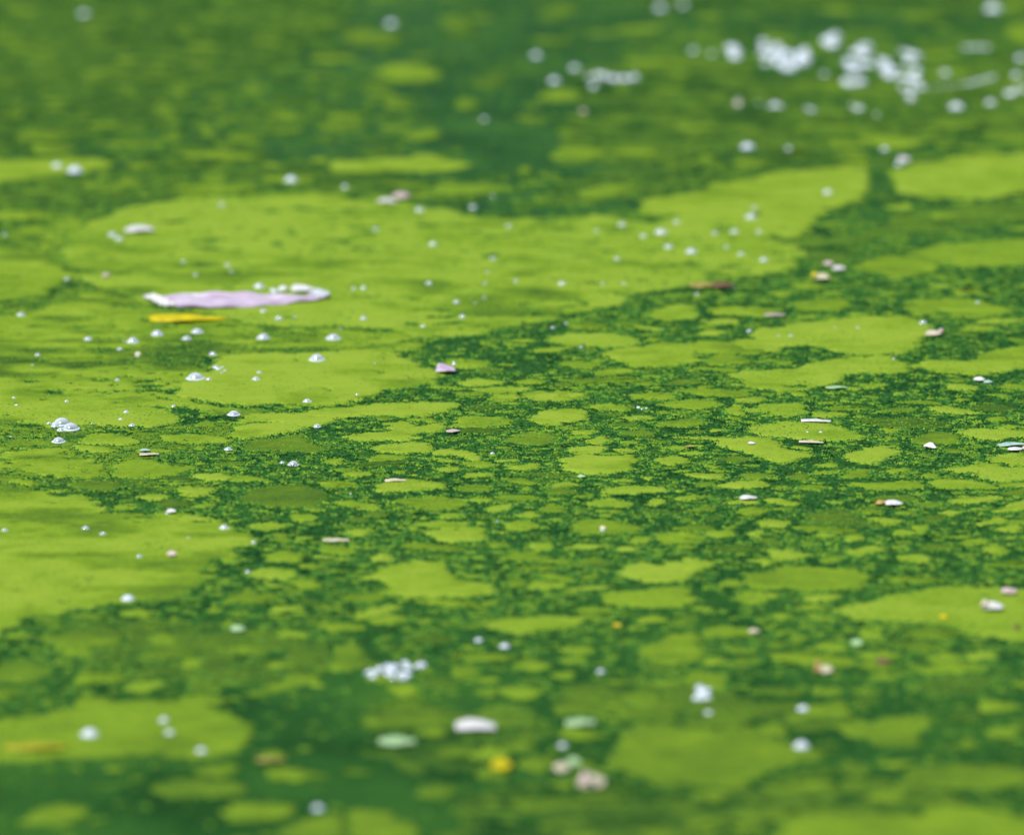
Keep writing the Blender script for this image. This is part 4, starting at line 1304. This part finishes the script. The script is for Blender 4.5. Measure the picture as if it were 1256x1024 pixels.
petal('pink_petal', 'petal', 'pale pink petal behind the cream petal, left of its pair', 1016, 326, 13, 6, 'pink', arch=.3)
petal('white_petal', 'petal', 'white petal behind the cream petal, right of its pair', 1029, 331, 16, 6, 'white', rot=-.1, arch=.3)
petal('pink_petal', 'petal', 'thin pinkish sliver left of the large oval mat', 951, 387, 26, 4, 'pink', arch=.1)
petal('cream_petal', 'petal', 'cream petal at the right tip of the large oval mat', 1146, 411, 26, 8, 'cream', rot=.45, arch=.3, extra=[('base', 9, 8, 4, 'pink', .001)])
petal('pale_sliver', 'petal', 'pale green sliver in front of the second oval mat', 1026, 476, 27, 4.5, 'palegreen', arch=.1)
petal('white_petal', 'petal', 'white torn petal behind the right dark lane, left piece', 1201, 467, 14, 6, 'white', rot=-.2, arch=.3)
petal('white_petal', 'petal', 'white torn petal behind the right dark lane, right piece', 1212, 470, 11, 4, 'blue', arch=.2)
petal('white_sliver', 'petal', 'white sliver behind the long pointed mat right of centre', 1001, 517, 36, 5, 'white', rot=-.05, arch=.2, tip0=.6, tip1=.7)
petal('cream_sliver', 'petal', 'cream sliver between two long mats right of centre', 995, 543, 30, 4.5, 'cream', rot=-.12, arch=.15, tip0=.6, tip1=.5)
petal('white_petal', 'petal', 'crumpled white petal on small raft at right', 1141, 550, 17, 7, 'white', rot=-.5, curl=.6, arch=.3)
petal('pale_stalk', 'leaf', 'pale blue-green stalk at the right edge of the picture', 1244, 547, 40, 6, 'blue', rot=.1, arch=.15, tip0=.5, tip1=.8)
petal('white_petal', 'petal', 'short whitish petal in front of the pale stalk', 1246, 552, 20, 5, 'white', rot=.1, arch=.25)
petal('pink_petal', 'petal', 'pink petal end under the pale stalk', 1258, 552, 10, 7, 'pink', arch=.3)
petal('white_petal', 'petal', 'white petal with an orange left end on small rafts', 1095, 619, 24, 8, 'white', arch=.3, extra=[('base', -15, 13, 6, 'orange', .0)])
petal('white_petal', 'petal', 'dull white petal left of the orange-tipped petal', 918, 613, 22, 6, 'white', arch=.4, rot=.2)
petal('yellow_sliver', 'petal', 'pale yellow sliver lying on a raft near centre', 485, 590, 26, 5, 'cream', rot=.15, arch=.2, tip0=.6, tip1=.6)
petal('cream_sliver', 'petal', 'cream sliver on dark water beside a blue fleck', 183, 559, 24, 4, 'cream', arch=.15, tip0=.8, tip1=.6)
petal('blue_fleck', 'petal', 'tiny pale blue fleck behind the cream sliver', 178, 554.5, 13, 3.2, 'blue', arch=.2)
petal('white_petal', 'petal', 'small white petal at the tip of the left mat', 210, 630, 12, 6, 'white', arch=.3, curl=.3)
petal('tan_sliver', 'petal', 'thin tan sliver among rafts left of centre', 412, 663, 32, 5.5, 'cream', arch=.1, tip0=.5, tip1=.6)
petal('orange_petal', 'petal', 'small peach petal on the big left mat', 211, 682, 12, 8, 'pink', arch=.6)
petal('pink_sliver', 'petal', 'tiny pinkish sliver near the sharp centre', 556, 531, 17, 4.5, 'pink', arch=.2, rot=.1)
petal('white_fleck', 'petal', 'tiny pale fleck in front of the round raft at centre', 713, 586, 10, 4, 'palegreen', arch=.2)
petal('white_fleck', 'petal', 'tiny pale fleck on a raft in front of centre', 739, 650, 8, 5, 'cream', arch=.4)
petal('white_fleck', 'petal', 'tiny white fleck on the long pointed mat', 922, 546, 9, 3.5, 'white', arch=.2)
petal('cream_petal', 'petal', 'round cream petal with an orange side, lower right', 1012, 823, 19, 15, 'cream', arch=.5, extra=[('base', -9, 9, 11, 'orange', .0)])
petal('red_scrap', 'leaf', 'dull reddish scrap right of the round cream petal', 1083, 814, 20, 9, 'brown', arch=.2)
petal('white_petal', 'petal', 'pale petal on the soft mat at the right edge', 1217, 747, 28, 12, 'white', arch=.35, rot=-.2, extra=[('base', -8, 12, 9, 'cream', .0)])
petal('pink_petal', 'petal', 'cream pink petal near the back rim of the right mat', 1238, 728, 20, 9, 'pink', arch=.3, rot=-.2)
petal('red_scrap', 'leaf', 'small red scrap at the front of the right mat', 1247, 771, 9, 8, 'brown', arch=.5)
petal('pale_petal', 'petal', 'pale green white petal left of the pinkish one in front', 487, 910, 44, 13, 'palegreen', arch=.2, tip0=.6, tip1=.6)
petal('white_petal', 'petal', 'pinkish white petal in front of centre', 583, 893, 48, 17, 'white', arch=.3, tip0=.6, tip1=.6, extra=[('base', -4, 24, 5, 'pink', -.0006)])
petal('pale_petal', 'petal', 'pale green petal right of the pinkish white one in front', 712, 887, 36, 10, 'palegreen', arch=.15, tip0=.8, tip1=.8)
petal('yellow_petal', 'petal', 'blurred yellow petal in front of centre', 614, 942, 28, 17, 'yellow', rot=.5, arch=.4)
petal('cream_petal', 'petal', 'round cream petal right of the yellow one', 689, 943, 20, 18, 'cream', arch=.6, curl=.3)
petal('pale_petal', 'petal', 'pale green petal touching the round cream petal', 703, 937, 18, 15, 'palegreen', arch=.4)
petal('pink_petal', 'petal', 'cream pink petal nearest the bottom edge', 725, 963, 40, 22, 'cream', rot=.55, arch=.4, extra=[('base', -9, 18, 12, 'pink', .001)])
petal('yellow_leaf', 'leaf', 'blurred yellow leaf on the lower left mat', 44, 916, 78, 13, 'mustard', arch=.05, rot=.0)
petal('orange_leaf', 'leaf', 'faint orange brown leaf in the dark lower left water', 332, 932, 36, 8, 'olivetan', arch=.05)
petal('yellow_fleck', 'petal', 'yellow fleck right of the long soft raft', 757, 769, 10, 10, 'yellow', arch=.5)
petal('yellow_fleck', 'petal', 'yellow fleck on the soft mat at right', 1157, 759, 10, 8, 'yellow', arch=.3)
petal('pale_petal', 'petal', 'pale green petal left of the foam clump in front', 292, 773, 18, 9, 'palegreen', arch=.4)
petal('pale_fleck', 'petal', 'bright green fleck in the blurred right front', 1051, 791, 14, 9, 'palegreen', arch=.3)
petal('pale_fleck', 'petal', 'cream fleck left of the round cream petal', 925, 777, 14, 6, 'cream', arch=.3)
petal('tan_fleck', 'petal', 'tan fleck near the long mat right of centre', 846, 549, 12, 3, 'olivetan', arch=.2)
petal('pink_fleck', 'petal', 'blurred pink fleck on the olive film far back', 715, 138, 8, 7, 'pink', arch=.6)
petal('pink_fleck', 'petal', 'blurred pink fleck left of the dotted foam line', 905, 128, 10, 8, 'pink', arch=.6)
petal('white_petal', 'petal', 'blurred pale petal pair on the green strip far right', 1108, 198, 18, 8, 'white', arch=.5, rot=.6)
petal('pink_fleck', 'petal', 'tiny pink fleck on the left mats behind the bubbles', 130, 340, 10, 5, 'pink', arch=.2)
petal('cream_fleck', 'petal', 'tiny cream fleck below the leftmost bubbles', 169, 436, 8, 7, 'cream', arch=.4)
